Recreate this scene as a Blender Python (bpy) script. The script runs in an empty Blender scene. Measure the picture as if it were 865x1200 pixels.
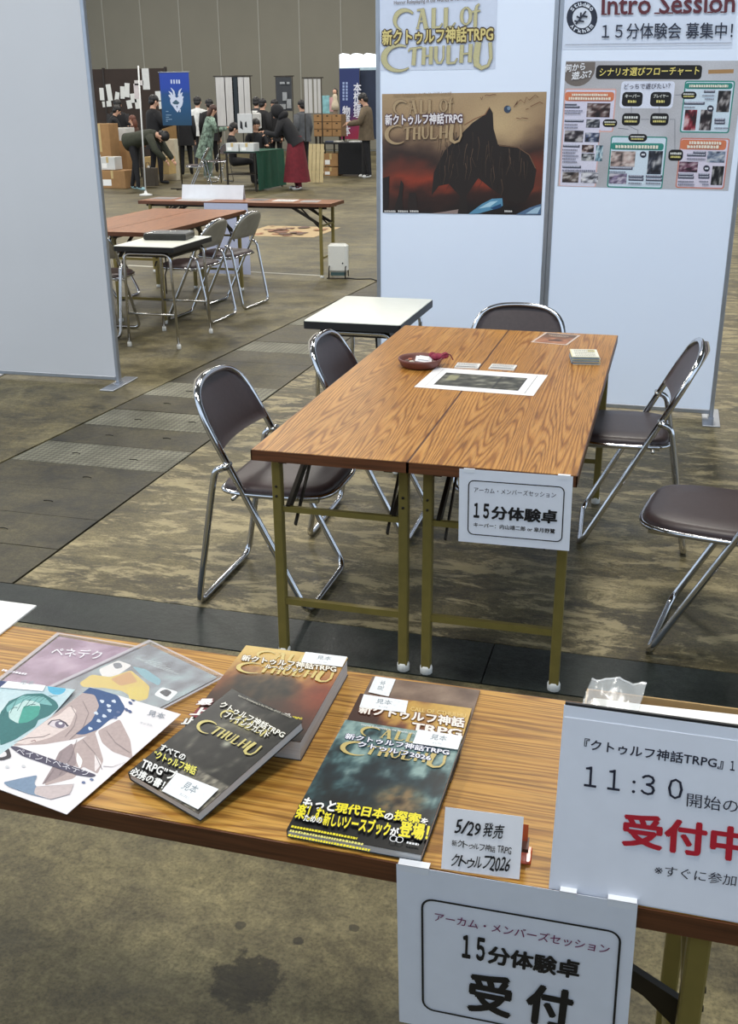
import bpy, bmesh, math, random
from mathutils import Vector, Matrix, noise as mnoise
random.seed(7)
sc = bpy.context.scene
COL = sc.collection
V = Vector

# ------------------------------------------------------------------ camera
CAM = V((1.08, -2.605, 1.603)); YAW, PITCH, ROLL, F = -0.276, 0.372, -0.008, 1234.7
def _axes():
    cy, sy, cp, sp = math.cos(YAW), math.sin(YAW), math.cos(PITCH), math.sin(PITCH)
    f = V((sy*cp, cy*cp, -sp)); r = V((cy, -sy, 0)); u = r.cross(f)
    c, s = math.cos(ROLL), math.sin(ROLL)
    return c*r + s*u, -s*r + c*u, f
RT, UP, FW = _axes()
cd = bpy.data.cameras.new('camera'); cam = bpy.data.objects.new('camera', cd); COL.objects.link(cam)
cd.sensor_fit = 'VERTICAL'; cd.sensor_height = 24.0; cd.lens = F/1200*24.0; cd.clip_start = .02; cd.clip_end = 300
M = Matrix((( RT.x, UP.x, -FW.x, CAM.x), (RT.y, UP.y, -FW.y, CAM.y), (RT.z, UP.z, -FW.z, CAM.z), (0, 0, 0, 1)))
cam.matrix_world = M; sc.camera = cam

# ------------------------------------------------------------------ world and hall lamps
sc.view_settings.view_transform = 'Standard'; sc.view_settings.look = 'None'
sc.view_settings.gamma = 1.0; sc.view_settings.use_curve_mapping = False
sc.view_settings.exposure = 0.0
w = bpy.data.worlds.new('world'); sc.world = w; w.use_nodes = True
bg = w.node_tree.nodes['Background']; bg.inputs[0].default_value = (.68, .83, 1.0, 1); bg.inputs[1].default_value = 1.42
def hall_lamp(x, y, z, size, power, colr=(1, .97, .90)):
    l = bpy.data.lights.new('hall_lamp', 'AREA'); l.shape = 'SQUARE'; l.size = size; l.energy = power; l.color = colr
    o = bpy.data.objects.new('hall_lamp', l); COL.objects.link(o); o.location = (x, y, z)
for ly, n_ in ((-1.2, 3), (6, 3), (13.5, 4), (21, 4), (28.5, 4)):
    for k in range(n_):
        hall_lamp(.8-6.2*k, ly, 7.4, 1.5, 262)

# ------------------------------------------------------------------ pixel helpers (865 x 1200 frame): a pixel gives a direction only
def ray(x, y): return RT*((x-432.5)/F) - UP*((y-600)/F) + FW
def G(x, y, z=0.0):
    d = ray(x, y); return CAM + d*((z-CAM.z)/d.z)
def atY(x, y, Y):
    d = ray(x, y); return CAM + d*((Y-CAM.y)/d.y)
def onP(x, y, P, n):
    d = ray(x, y); n = V(n); return CAM + d*((V(P)-CAM).dot(n)/d.dot(n))

# ------------------------------------------------------------------ materials
def s2l(c): return tuple(((v/255)/12.92 if v/255 <= .04045 else ((v/255+.055)/1.055)**2.4) for v in c[:3])
MATS = {}
def mat(name, rgb, rough=.5, metal=0.0, spec=.5, noise=0.0, nscale=20.0, coat=0.0, bump=0.0, alpha=1.0, stretch=None, sheen=0.0):
    if name in MATS: return MATS[name]
    m = bpy.data.materials.new(name); m.use_nodes = True; nt = m.node_tree; b = nt.nodes['Principled BSDF']
    c = s2l(rgb)
    b.inputs['Base Color'].default_value = (*c, 1); b.inputs['Roughness'].default_value = rough
    b.inputs['Metallic'].default_value = metal; b.inputs['Specular IOR Level'].default_value = spec
    b.inputs['Coat Weight'].default_value = coat; b.inputs['Alpha'].default_value = alpha
    b.inputs['Sheen Weight'].default_value = sheen
    if noise or bump:
        tc = nt.nodes.new('ShaderNodeTexCoord'); mp = nt.nodes.new('ShaderNodeMapping')
        if stretch: mp.inputs['Scale'].default_value = stretch
        n = nt.nodes.new('ShaderNodeTexNoise'); n.inputs['Scale'].default_value = nscale; n.inputs['Detail'].default_value = 5
        nt.links.new(tc.outputs['Object'], mp.inputs[0]); nt.links.new(mp.outputs[0], n.inputs['Vector'])
        if noise:
            r = nt.nodes.new('ShaderNodeValToRGB')
            lo = tuple(max(0, v*(1-noise)) for v in c); hi = tuple(min(1, v*(1+noise)) for v in c)
            r.color_ramp.elements[0].color = (*lo, 1); r.color_ramp.elements[1].color = (*hi, 1)
            r.color_ramp.elements[0].position = .3; r.color_ramp.elements[1].position = .7
            nt.links.new(n.outputs['Fac'], r.inputs[0]); nt.links.new(r.outputs[0], b.inputs['Base Color'])
        if bump:
            bp = nt.nodes.new('ShaderNodeBump'); bp.inputs['Strength'].default_value = bump; bp.inputs['Distance'].default_value = .004
            nt.links.new(n.outputs['Fac'], bp.inputs['Height']); nt.links.new(bp.outputs[0], b.inputs['Normal'])
    MATS[name] = m; return m

def ramp(nt, fac, stops):
    r = nt.nodes.new('ShaderNodeValToRGB'); e = r.color_ramp.elements
    while len(e) < len(stops): e.new(.5)
    for i, (p, c) in enumerate(stops):
        e[i].position = p; e[i].color = (*s2l(c), 1)
    nt.links.new(fac, r.inputs[0]); return r
def nz(nt, vec, scale, detail=6, rough=.6, dist=0.0):
    n = nt.nodes.new('ShaderNodeTexNoise'); n.inputs['Scale'].default_value = scale; n.inputs['Detail'].default_value = detail
    n.inputs['Roughness'].default_value = rough; n.inputs['Distortion'].default_value = dist
    nt.links.new(vec, n.inputs['Vector']); return n
def mp(nt, vec, scale=(1, 1, 1), loc=(0, 0, 0)):
    m = nt.nodes.new('ShaderNodeMapping'); m.inputs['Scale'].default_value = scale; m.inputs['Location'].default_value = loc
    nt.links.new(vec, m.inputs[0]); return m.outputs[0]
def mix(nt, fac, a, b, mode='MIX'):
    m = nt.nodes.new('ShaderNodeMix'); m.data_type = 'RGBA'; m.blend_type = mode
    if isinstance(fac, float): m.inputs[0].default_value = fac
    else: nt.links.new(fac, m.inputs[0])
    for s, v in ((6, a), (7, b)):
        if isinstance(v, tuple): m.inputs[s].default_value = (*s2l(v), 1)
        else: nt.links.new(v, m.inputs[s])
    return m.outputs[2]

def concrete(name, dark, midc, light, patch, streak=(1, 1, 1), seed=0.0, rough=(.35, .65), stains=()):
    if name in MATS: return MATS[name]
    m = bpy.data.materials.new(name); m.use_nodes = True; nt = m.node_tree; b = nt.nodes['Principled BSDF']
    tc = nt.nodes.new('ShaderNodeTexCoord'); o = tc.outputs['Object']
    v = mp(nt, o, streak, (seed, seed*1.7, 0))
    n1 = nz(nt, v, .55, 8, .62, .4); n2 = nz(nt, v, 4.2, 10, .70, .3); n3 = nz(nt, v, 34, 6, .7)
    base = ramp(nt, n1.outputs['Fac'], [(.34, dark), (.50, midc), (.68, light)])
    fine = ramp(nt, n2.outputs['Fac'], [(.34, (120, 119, 114)), (.48, (205, 204, 200)), (.62, (255, 255, 250))])
    c = mix(nt, .9, base.outputs[0], fine.outputs[0], 'MULTIPLY')
    grain = ramp(nt, n3.outputs['Fac'], [(.35, (176, 176, 174)), (.65, (255, 255, 255))])
    c = mix(nt, .8, c, grain.outputs[0], 'MULTIPLY')
    n6 = nz(nt, o, 130, 3, .6)
    speck = ramp(nt, n6.outputs['Fac'], [(.34, (168, 168, 166)), (.5, (228, 228, 226)), (.66, (255, 255, 255))])
    c = mix(nt, .75, c, speck.outputs[0], 'MULTIPLY')
    for sx_, sy_, rad in stains:            # old oil stains with ragged edges
        vm = nt.nodes.new('ShaderNodeVectorMath'); vm.operation = 'DISTANCE'; vm.inputs[1].default_value = (sx_, sy_, 0)
        nt.links.new(o, vm.inputs[0]); ns = nz(nt, o, 26, 5, .65)
        md = nt.nodes.new('ShaderNodeMath'); md.operation = 'MULTIPLY_ADD'; md.inputs[1].default_value = 1/rad; md.inputs[2].default_value = -.5
        nt.links.new(vm.outputs['Value'], md.inputs[0]); ad = nt.nodes.new('ShaderNodeMath'); ad.operation = 'ADD'
        nt.links.new(md.outputs[0], ad.inputs[0]); nt.links.new(ns.outputs['Fac'], ad.inputs[1])
        st = ramp(nt, ad.outputs[0], [(.50, (110, 108, 104)), (.62, (255, 255, 255))]); c = mix(nt, .9, c, st.outputs[0], 'MULTIPLY')
    # worn lighter laitance patches with hard edges
    n4 = nz(nt, mp(nt, o, (1.0, 2.4, 1), (seed+3, 1, 0)), 3.6, 14, .76, .4)
    pf = ramp(nt, n4.outputs['Fac'], [(.50, (0, 0, 0)), (.57, (255, 255, 255))])
    sc_ = nt.nodes.new('ShaderNodeMath'); sc_.operation = 'MULTIPLY'; sc_.inputs[1].default_value = patch
    nt.links.new(pf.outputs[0], sc_.inputs[0])
    c = mix(nt, sc_.outputs[0], c, light)
    # dark oil spots
    n5 = nz(nt, mp(nt, o, (1, 1, 1), (seed+9, 5, 0)), 2.3, 4, .55)
    sp = ramp(nt, n5.outputs['Fac'], [(.66, (255, 255, 255)), (.72, (120, 120, 122))])
    c = mix(nt, .8, c, sp.outputs[0], 'MULTIPLY')
    nt.links.new(c, b.inputs['Base Color'])
    mr = nt.nodes.new('ShaderNodeMapRange'); mr.inputs[3].default_value = rough[0]; mr.inputs[4].default_value = rough[1]
    nt.links.new(n2.outputs['Fac'], mr.inputs[0]); nt.links.new(mr.outputs[0], b.inputs['Roughness'])
    b.inputs['Specular IOR Level'].default_value = .35
    bp = nt.nodes.new('ShaderNodeBump'); bp.inputs['Strength'].default_value = .18; bp.inputs['Distance'].default_value = .01
    nt.links.new(n3.outputs['Fac'], bp.inputs['Height']); nt.links.new(bp.outputs[0], b.inputs['Normal'])
    MATS[name] = m; return m

def oak(name, a, bcol, c3, rough=.38, seed=0.0):
    if name in MATS: return MATS[name]
    m = bpy.data.materials.new(name); m.use_nodes = True; nt = m.node_tree; b = nt.nodes['Principled BSDF']
    tc = nt.nodes.new('ShaderNodeTexCoord'); o = mp(nt, tc.outputs['Object'], (1, 1, 1), (seed, seed*2.3, 0))
    # growth-ring contours: a slow noise field, stretched along the board (Y), sliced into fine bands
    fld = nz(nt, mp(nt, o, (8.0, .35, 1)), 1.0, 1.0, .35)
    mu = nt.nodes.new('ShaderNodeMath'); mu.operation = 'MULTIPLY'; mu.inputs[1].default_value = 300.0
    nt.links.new(fld.outputs['Fac'], mu.inputs[0])
    wob = nz(nt, mp(nt, o, (60, 5, 1)), 1.0, 4, .6)
    wm = nt.nodes.new('ShaderNodeMath'); wm.operation = 'MULTIPLY_ADD'; wm.inputs[1].default_value = 3.0
    nt.links.new(wob.outputs['Fac'], wm.inputs[0]); nt.links.new(mu.outputs[0], wm.inputs[2])
    sn = nt.nodes.new('ShaderNodeMath'); sn.operation = 'SINE'; nt.links.new(wm.outputs[0], sn.inputs[0])
    mr = nt.nodes.new('ShaderNodeMapRange'); mr.inputs[1].default_value = -1; nt.links.new(sn.outputs[0], mr.inputs[0])
    rings = ramp(nt, mr.outputs[0], [(.0, c3), (.32, a), (1.0, bcol)])
    pores = nz(nt, mp(nt, o, (240, 7, 1)), 1.0, 4, .65)
    pr = ramp(nt, pores.outputs['Fac'], [(.38, (150, 140, 130)), (.52, (255, 255, 255))])
    c = mix(nt, .55, rings.outputs[0], pr.outputs[0], 'MULTIPLY')
    tone = nz(nt, mp(nt, o, (1.5, .6, 1)), 2.0, 3, .5)
    tr = ramp(nt, tone.outputs['Fac'], [(.3, (225, 220, 215)), (.7, (255, 255, 255))])
    c = mix(nt, 1.0, c, tr.outputs[0], 'MULTIPLY')
    nt.links.new(c, b.inputs['Base Color']); b.inputs['Roughness'].default_value = rough
    b.inputs['Specular IOR Level'].default_value = .28
    MATS[name] = m; return m

def print_mat(name, rough=.45, coat=0.0):
    if name in MATS: return MATS[name]
    m = bpy.data.materials.new(name); m.use_nodes = True; nt = m.node_tree; b = nt.nodes['Principled BSDF']
    a = nt.nodes.new('ShaderNodeAttribute'); a.attribute_name = 'Col'
    tc = nt.nodes.new('ShaderNodeTexCoord'); n = nz(nt, tc.outputs['Object'], 160, 4)
    r = ramp(nt, n.outputs['Fac'], [(.3, (238, 238, 238)), (.7, (255, 255, 255))])
    nt.links.new(mix(nt, 1.0, a.outputs['Color'], r.outputs[0], 'MULTIPLY'), b.inputs['Base Color'])
    b.inputs['Roughness'].default_value = rough; b.inputs['Coat Weight'].default_value = coat; b.inputs['Coat Roughness'].default_value = .12
    MATS[name] = m; return m

def clear_plastic(name, fac=.25, tint=(235, 235, 240)):
    if name in MATS: return MATS[name]
    m = bpy.data.materials.new(name); m.use_nodes = True; nt = m.node_tree; b = nt.nodes['Principled BSDF']
    b.inputs['Base Color'].default_value = (*s2l(tint), 1); b.inputs['Roughness'].default_value = .12
    b.inputs['Alpha'].default_value = fac; b.inputs['Specular IOR Level'].default_value = .8
    MATS[name] = m; return m

# ------------------------------------------------------------------ mesh builder
class MB:
    def __init__(s): s.v = []; s.f = []; s.sm = []; s.c = None
    def add(s, vs, fs, smooth=False):
        k = len(s.v); s.v += [tuple(p) for p in vs]; s.f += [tuple(i+k for i in f) for f in fs]; s.sm += [smooth]*len(fs); return s
    def box(s, lo, hi, bev=0.0):
        (x0, y0, z0), (x1, y1, z1) = lo, hi
        if bev <= 0:
            return s.add([(x0,y0,z0),(x1,y0,z0),(x1,y1,z0),(x0,y1,z0),(x0,y0,z1),(x1,y0,z1),(x1,y1,z1),(x0,y1,z1)],
                  [(0,3,2,1),(4,5,6,7),(0,1,5,4),(1,2,6,5),(2,3,7,6),(3,0,4,7)])
        b = bev   # chamfered top and bottom rims plus vertical corners
        def ring(z, i):
            return [(x0+i+b,y0+i,z),(x1-i-b,y0+i,z),(x1-i,y0+i+b,z),(x1-i,y1-i-b,z),(x1-i-b,y1-i,z),(x0+i+b,y1-i,z),(x0+i,y1-i-b,z),(x0+i,y0+i+b,z)]
        vs = ring(z0, b)+ring(z0+b, 0)+ring(z1-b, 0)+ring(z1, b)
        fs = [tuple(range(7, -1, -1)), tuple(range(24, 32))]
        for r in range(3):
            for i in range(8): j = (i+1) % 8; fs.append((r*8+i, r*8+j, r*8+8+j, r*8+8+i))
        return s.add(vs, fs)
    def bar(s, a, b, wx, wz, up=(0, 0, 1)):       # rectangular bar between two points
        a, b = V(a), V(b); d = (b-a).normalized(); u = V(up)
        if abs(d.dot(u)) > .98: u = V((0, 1, 0))
        r = d.cross(u).normalized(); u = r.cross(d).normalized()
        vs = []
        for p in (a, b):
            for i, j in ((-1,-1),(1,-1),(1,1),(-1,1)): vs.append(p + r*(i*wx/2) + u*(j*wz/2))
        return s.add(vs, [(3,2,1,0),(4,5,6,7),(0,1,5,4),(1,2,6,5),(2,3,7,6),(3,0,4,7)])
    def tube(s, pts, r, n=8, closed=False, rads=None):
        pts = [V(p) for p in pts]; N = len(pts); vs = []; prev = None
        for i, p in enumerate(pts):
            a = pts[i-1] if (i > 0 or closed) else p; b = pts[(i+1) % N] if (i < N-1 or closed) else p
            t = (b-a).normalized()
            if prev is None:
                u = V((0, 0, 1)) if abs(t.z) < .9 else V((1, 0, 0)); x = t.cross(u).normalized()
            else: x = (prev - t*prev.dot(t)).normalized()
            y = t.cross(x); prev = x; rr = rads[i] if rads else r
            for k in range(n):
                an = 2*math.pi*k/n; vs.append(p + x*(math.cos(an)*rr) + y*(math.sin(an)*rr))
        fs = []
        for i in range(N if closed else N-1):
            j = (i+1) % N
            for k in range(n): l = (k+1) % n; fs.append((i*n+k, i*n+l, j*n+l, j*n+k))
        if not closed: fs += [tuple(range(n-1, -1, -1)), tuple(range((N-1)*n, N*n))]
        return s.add(vs, fs, True)
    def prism(s, poly, z0, z1, tf=None):          # polygon (x, y) extruded in z
        n = len(poly); vs = [(x, y, z0) for x, y in poly]+[(x, y, z1) for x, y in poly]
        if tf: vs = [tf(p) for p in vs]
        return s.add(vs, [tuple(range(n-1, -1, -1)), tuple(range(n, 2*n))]+[(i, (i+1) % n, n+(i+1) % n, n+i) for i in range(n)])
    def lathe(s, prof, c=(0, 0, 0), n=16, sx=1.0, sy=1.0):
        vs = []; fs = []
        for r, z in prof:
            for k in range(n):
                a = 2*math.pi*k/n; vs.append((c[0]+math.cos(a)*r*sx, c[1]+math.sin(a)*r*sy, c[2]+z))
        for i in range(len(prof)-1):
            for k in range(n): l = (k+1) % n; fs.append((i*n+k, i*n+l, i*n+n+l, i*n+n+k))
        fs += [tuple(range(n-1, -1, -1)), tuple(range((len(prof)-1)*n, len(prof)*n))]
        return s.add(vs, fs, True)
    def ell(s, c, rx, ry, rz, nu=14, nv=9, rot=None):
        vs = []; fs = []
        for i in range(nv+1):
            th = math.pi*i/nv
            for k in range(nu):
                ph = 2*math.pi*k/nu; p = V((rx*math.sin(th)*math.cos(ph), ry*math.sin(th)*math.sin(ph), rz*math.cos(th)))
                if rot: p = rot @ p
                vs.append(V(c)+p)
        for i in range(nv):
            for k in range(nu): l = (k+1) % nu; fs.append((i*nu+k, i*nu+nu+k, i*nu+nu+l, i*nu+l))
        return s.add(vs, fs, True)
    def mesh(s, name, m):
        me = bpy.data.meshes.new(name); me.from_pydata(s.v, [], s.f)
        me.polygons.foreach_set('use_smooth', s.sm); me.materials.append(m)
        if s.c:
            at = me.color_attributes.new('Col', 'FLOAT_COLOR', 'POINT')
            at.data.foreach_set('color', [x for c in s.c for x in (*c, 1.0)])
        me.validate(); me.update(); return me
    def build(s, name, m, parent=None):
        o = bpy.data.objects.new(name, s.mesh(name, m)); COL.objects.link(o)
        if parent: o.parent = parent
        return o
def part(name, me, parent):
    o = bpy.data.objects.new(name, me); COL.objects.link(o); o.parent = parent; return o
def tag(o, label, cat, group=None):
    o['label'] = label; o['category'] = cat
    if group: o['group'] = group
    return o
def thing(name, label, cat, loc=(0, 0, 0), rz=0.0, group=None):
    o = bpy.data.objects.new(name, None); COL.objects.link(o); o.location = loc; o.rotation_euler = (0, 0, rz)
    o.empty_display_size = .1
    return tag(o, label, cat, group)
def dup(root, loc, rz, label, group=None):
    r = root.copy(); COL.objects.link(r); r.location = loc; r.rotation_euler = (0, 0, rz); r['label'] = label
    if group: r['group'] = group
    for ch in list(root.children):
        c = ch.copy(); COL.objects.link(c); c.parent = r
        for g in ch.children: d = g.copy(); COL.objects.link(d); d.parent = c
    return r
def struct(o): o['kind'] = 'structure'; return o
def rounded(pts, r, n=5, closed=False):
    """polyline with rounded corners"""
    pts = [V(p) for p in pts]; out = []; N = len(pts)
    for i, p in enumerate(pts):
        if not closed and i in (0, N-1): out.append(p); continue
        a, b = pts[i-1], pts[(i+1) % N]; d1 = (a-p); d2 = (b-p); rr = min(r, d1.length*.49, d2.length*.49)
        q1 = p + d1.normalized()*rr; q2 = p + d2.normalized()*rr
        for k in range(n+1):
            t = k/n; out.append(q1*(1-t)**2 + p*2*t*(1-t) + q2*t*t)
    return out
def rrect(x0, y0, x1, y1, r, n=5):
    out = []
    for cx, cy, a0 in ((x1-r, y1-r, 0), (x0+r, y1-r, 90), (x0+r, y0+r, 180), (x1-r, y0+r, 270)):
        for k in range(n+1):
            a = math.radians(a0+90*k/n); out.append((cx+r*math.cos(a), cy+r*math.sin(a)))
    return out

# ------------------------------------------------------------------ flat print: coloured shapes and lettering on a sheet
GLY = {}
def glyphs(s, bold=0.0, space=1.0, shear=0.0, align='LEFT', line=1.0):
    k = (s, bold, space, shear, align, line)
    if k not in GLY:
        c = bpy.data.curves.new('lettering', 'FONT'); c.body = s; c.offset = bold; c.resolution_u = 2; c.space_character = space; c.shear = shear
        c.align_x = align; c.space_line = line
        o = bpy.data.objects.new('lettering', c); me = o.to_mesh()
        vs = [(v.co.x, v.co.y) for v in me.vertices]; fs = [tuple(p.vertices) for p in me.polygons]
        o.to_mesh_clear(); bpy.data.objects.remove(o); bpy.data.curves.remove(c)
        xs = [v[0] for v in vs] or [0, 1]; ys = [v[1] for v in vs] or [0, 1]
        GLY[k] = (vs, fs, min(xs), max(xs), min(ys), max(ys))
    return GLY[k]

class Layer:
    """flat coloured faces in local u, v; each shape sits a hair above the one before"""
    def __init__(s, z0=.00012, dz=.00004): s.v = []; s.f = []; s.c = []; s.z = z0; s.dz = dz
    def up(s): s.z += s.dz
    def faces(s, vs, fs, col):
        k = len(s.v); c = col if isinstance(col, list) else [s2l(col)]*len(vs)
        s.v += [(x, y, s.z) for x, y in vs]; s.f += [tuple(i+k for i in f) for f in fs]; s.c += c
    def build(s, name, m, parent):
        b = MB(); b.v = s.v; b.f = s.f; b.sm = [False]*len(s.f); b.c = s.c
        return b.build(name, m, parent)

class Sheet:
    """a flat printed thing. O = world position of its lower left corner, ux / uy = its in-plane unit axes"""
    def __init__(s, name, O, ux, uy, w, h, label, cat, group=None, thick=.0006, base=(244, 243, 246), rough=.5, coat=0.0, obj=None, front=None, dz=.00002, ul=(0, 0)):
        s.ux = V(ux).normalized(); n = s.ux.cross(V(uy)).normalized(); s.uy = n.cross(s.ux); s.n = n; s.O = V(O); s.w, s.h = w, h
        s.mw = Matrix(((s.ux.x, s.uy.x, n.x, s.O.x), (s.ux.y, s.uy.y, n.y, s.O.y), (s.ux.z, s.uy.z, n.z, s.O.z), (0, 0, 0, 1)))
        if obj is None:
            mb = MB(); mb.box((0, 0, -thick), (w, h, 0)) if thick < .004 else mb.box((0, 0, -thick), (w, h, 0))
            obj = mb.build(name, mat('paper_%d_%d_%d' % base, base, rough, noise=.02, nscale=30), None)
            obj.matrix_world = s.mw; tag(obj, label, cat, group)
        s.o = obj; s.art = Layer(dz=dz); s.let = Layer(z0=.0014 if dz < .000025 else .0055, dz=.00001 if dz < .000025 else .00003); s.rough = rough; s.coat = coat
    def px(s, x, y):
        q = onP(x, y, s.O, s.n) - s.O; return (q.dot(s.ux), q.dot(s.uy))
    def P(s, pts, uv): return [tuple(p) for p in pts] if uv else [s.px(*p) for p in pts]
    def clip(s, p): return (min(max(p[0], .0003), s.w-.0003), min(max(p[1], .0003), s.h-.0003))
    def poly(s, pts, col, uv=False, clip=True, lay=None):
        L = lay or s.art; p = s.P(pts, uv)
        if clip: p = [s.clip(q) for q in p]
        L.faces(p, [tuple(range(len(p)))], col); L.up()
    def rect(s, x0, y0, x1, y1, col, uv=True, r=0.0, lay=None):
        s.poly(rrect(x0, y0, x1, y1, r) if r else [(x0, y0), (x1, y0), (x1, y1), (x0, y1)], col, uv, lay=lay)
    def frame(s, x0, y0, x1, y1, r, wd, col):     # rounded outline
        a = rrect(x0, y0, x1, y1, r); b = rrect(x0+wd, y0+wd, x1-wd, y1-wd, max(r-wd, .0005)); n = len(a)
        s.let.faces(a+b, [(i, (i+1) % n, n+(i+1) % n, n+i) for i in range(n)], col); s.let.up()
    def grid(s, x0, y0, x1, y1, nx, ny, fn):      # painted field: fn(u, v) in 0..1 -> sRGB
        vs = []; cs = []
        for j in range(ny+1):
            for i in range(nx+1):
                vs.append((x0+(x1-x0)*i/nx, y0+(y1-y0)*j/ny)); cs.append(s2l(fn(i/nx, j/ny)))
        s.art.faces(vs, [(j*(nx+1)+i, j*(nx+1)+i+1, (j+1)*(nx+1)+i+1, (j+1)*(nx+1)+i) for j in range(ny) for i in range(nx)], cs); s.art.up()
    def stroke(s, pts, w0, col, uv=False, w1=None, lay=None, clip=False):
        p = [V((*q, 0)) for q in s.P(pts, uv)]; N = len(p); L = lay or s.art; a = []; b = []
        for i in range(N):
            t = (p[min(i+1, N-1)]-p[max(i-1, 0)]).normalized(); nn = V((-t.y, t.x, 0)); f = i/max(N-1, 1)
            wd = (w0 if w1 is None else (w0*(1-f)+w1*f))/2 if not isinstance(w0, (list, tuple)) else w0[i]/2
            a.append(tuple((p[i]+nn*wd)[:2])); b.append(tuple((p[i]-nn*wd)[:2]))
        if clip: a = [s.clip(q) for q in a]; b = [s.clip(q) for q in b]
        L.faces(a+b, [(i, N+i, N+i+1, i+1) for i in range(N-1)], col); L.up()
    def text(s, st, bl, br, tl, col, bold=0.0, uv=False, outline=None, ow=.06, space=1.0, align='LEFT', line=1.0):
        """lettering stretched onto the parallelogram bottom-left, bottom-right, top-left"""
        A, B, C = s.P([bl, br, tl], uv)
        vs, fs, x0, x1, y0, y1 = glyphs(st, 0.0, space, 0, align, line)
        def rings(r, n): return [(0, 0)] if r <= .004 else [(r*math.cos(2*math.pi*i/n), r*math.sin(2*math.pi*i/n)) for i in range(n)]
        for r_, n_, co in (([(bold*.8+ow, 8, outline)] if outline else [])+[(bold*.8, 4 if bold < .03 else 6, col)]):
            for dx, dy in rings(r_, n_):
                o = []
                for x, y in vs:
                    a = (x+dx-x0)/max(x1-x0, 1e-6); b = (y+dy-y0)/max(y1-y0, 1e-6)
                    o.append((A[0]+(B[0]-A[0])*a+(C[0]-A[0])*b, A[1]+(B[1]-A[1])*a+(C[1]-A[1])*b))
                s.let.faces(o, fs, co); s.let.up()
    def line(s, st, x, y, h, col, bold=0.0, w=None, outline=None, ow=.06, space=1.0):
        """lettering in sheet units: lower left at x, y and height h; natural width unless w is given"""
        g = glyphs(st, bold, space)
        if w is None: w = (g[3]-g[2])/(g[5]-g[4])*h
        s.text(st, (x, y), (x+w, y), (x, y+h), col, bold, True, outline, ow, space); return w
    def hand(s, st, bl, br, tl, col, bold=.0, seed=1):   # handwriting: every character a little off
        A, B, C = [V((*p, 0)) for p in s.P([bl, br, tl], False)]; rnd = random.Random(seed)
        ws = [(.62 if ord(ch_) < 128 else 1.0)*(.5 if ch_ in ' ' else 1) for ch_ in st]; tot = sum(ws); x = 0
        for ch_, w_ in zip(st, ws):
            if ch_ != ' ':
                a, b = x/tot, (x+w_*.92)/tot; e = (C-A); j0, j1, hh = rnd.uniform(-.10, .08), rnd.uniform(-.10, .08), rnd.uniform(.82, 1.08)
                if ch_ in 'ゥゥョ': hh *= .66
                if ch_ == 'ル': hh *= .85
                p0 = A.lerp(B, a)+e*j0; p1 = A.lerp(B, b)+e*j1; p2 = p0+e*hh+(B-A)*(rnd.uniform(.0, .25)*w_/tot)
                s.text(ch_, p0[:2], p1[:2], p2[:2], col, bold, True)
            x += w_
    def scribble(s, x0, y0, x1, h, col, n=14, seed=1):   # a line of print too small to read
        rnd = random.Random(seed); x = x0
        while x < x1-h*.3:
            w_ = h*rnd.uniform(.5, .9); s.let.faces([(x, y0), (min(x+w_, x1), y0), (min(x+w_, x1), y0+h*rnd.uniform(.7, 1)), (x, y0+h)], [(0, 1, 2, 3)], col); x += w_+h*.22
    def done(s):
        m = print_mat('print_%d_%d' % (int(s.rough*100), int(s.coat*100)), s.rough, s.coat)
        if s.art.f: s.art.build('artwork', m, s.o)
        if s.let.f: s.let.build('lettering', m, s.o)
        return s.o
def fbm(x, y, z=0.0, o=4): return mnoise.fractal(V((x, y, z)), 1.0, 2.0, o)
def lerp(a, b, t): t = max(0, min(1, t)); return tuple(a[i]+(b[i]-a[i])*t for i in range(3))
def ramp3(t, stops):
    for (p0, c0), (p1, c1) in zip(stops, stops[1:]):
        if t <= p1: return lerp(c0, c1, (t-p0)/max(p1-p0, 1e-6))
    return stops[-1][1]

# ================================================================== SETTING
bed = MB(); bed.box((-45, -8, -.25), (28, 37, -.008))
floor = struct(bed.build('floor', mat('joint_grime', (34, 33, 28), .9, noise=.3)))
floor['label'] = 'stained olive grey concrete hall floor with joints and trench covers'
CONC = concrete('concrete', (98, 88, 63), (136, 125, 91), (174, 162, 124), .10, seed=1.0)
CONW = concrete('concrete_worn', (100, 89, 64), (136, 124, 90), (190, 174, 132), .55, streak=(.8, 1.5, 1), seed=4.0)
CONN = concrete('concrete_near', (108, 99, 73), (148, 137, 101), (182, 170, 131), .06, seed=7.0, stains=[(G(290, 1150).x, G(290, 1150).y, .12), (G(350, 1103).x, G(350, 1103).y, .022), (G(282, 1084).x, G(282, 1084).y, .02), (G(415, 1088).x, G(415, 1088).y, .018)])
COVM = concrete('cover_concrete', (74, 68, 52), (98, 90, 68), (120, 111, 84), .05, seed=12.0)
STRM = concrete('strip_steel', (42, 47, 43), (55, 61, 56), (68, 74, 68), .03, seed=20.0, rough=(.28, .5))
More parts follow.
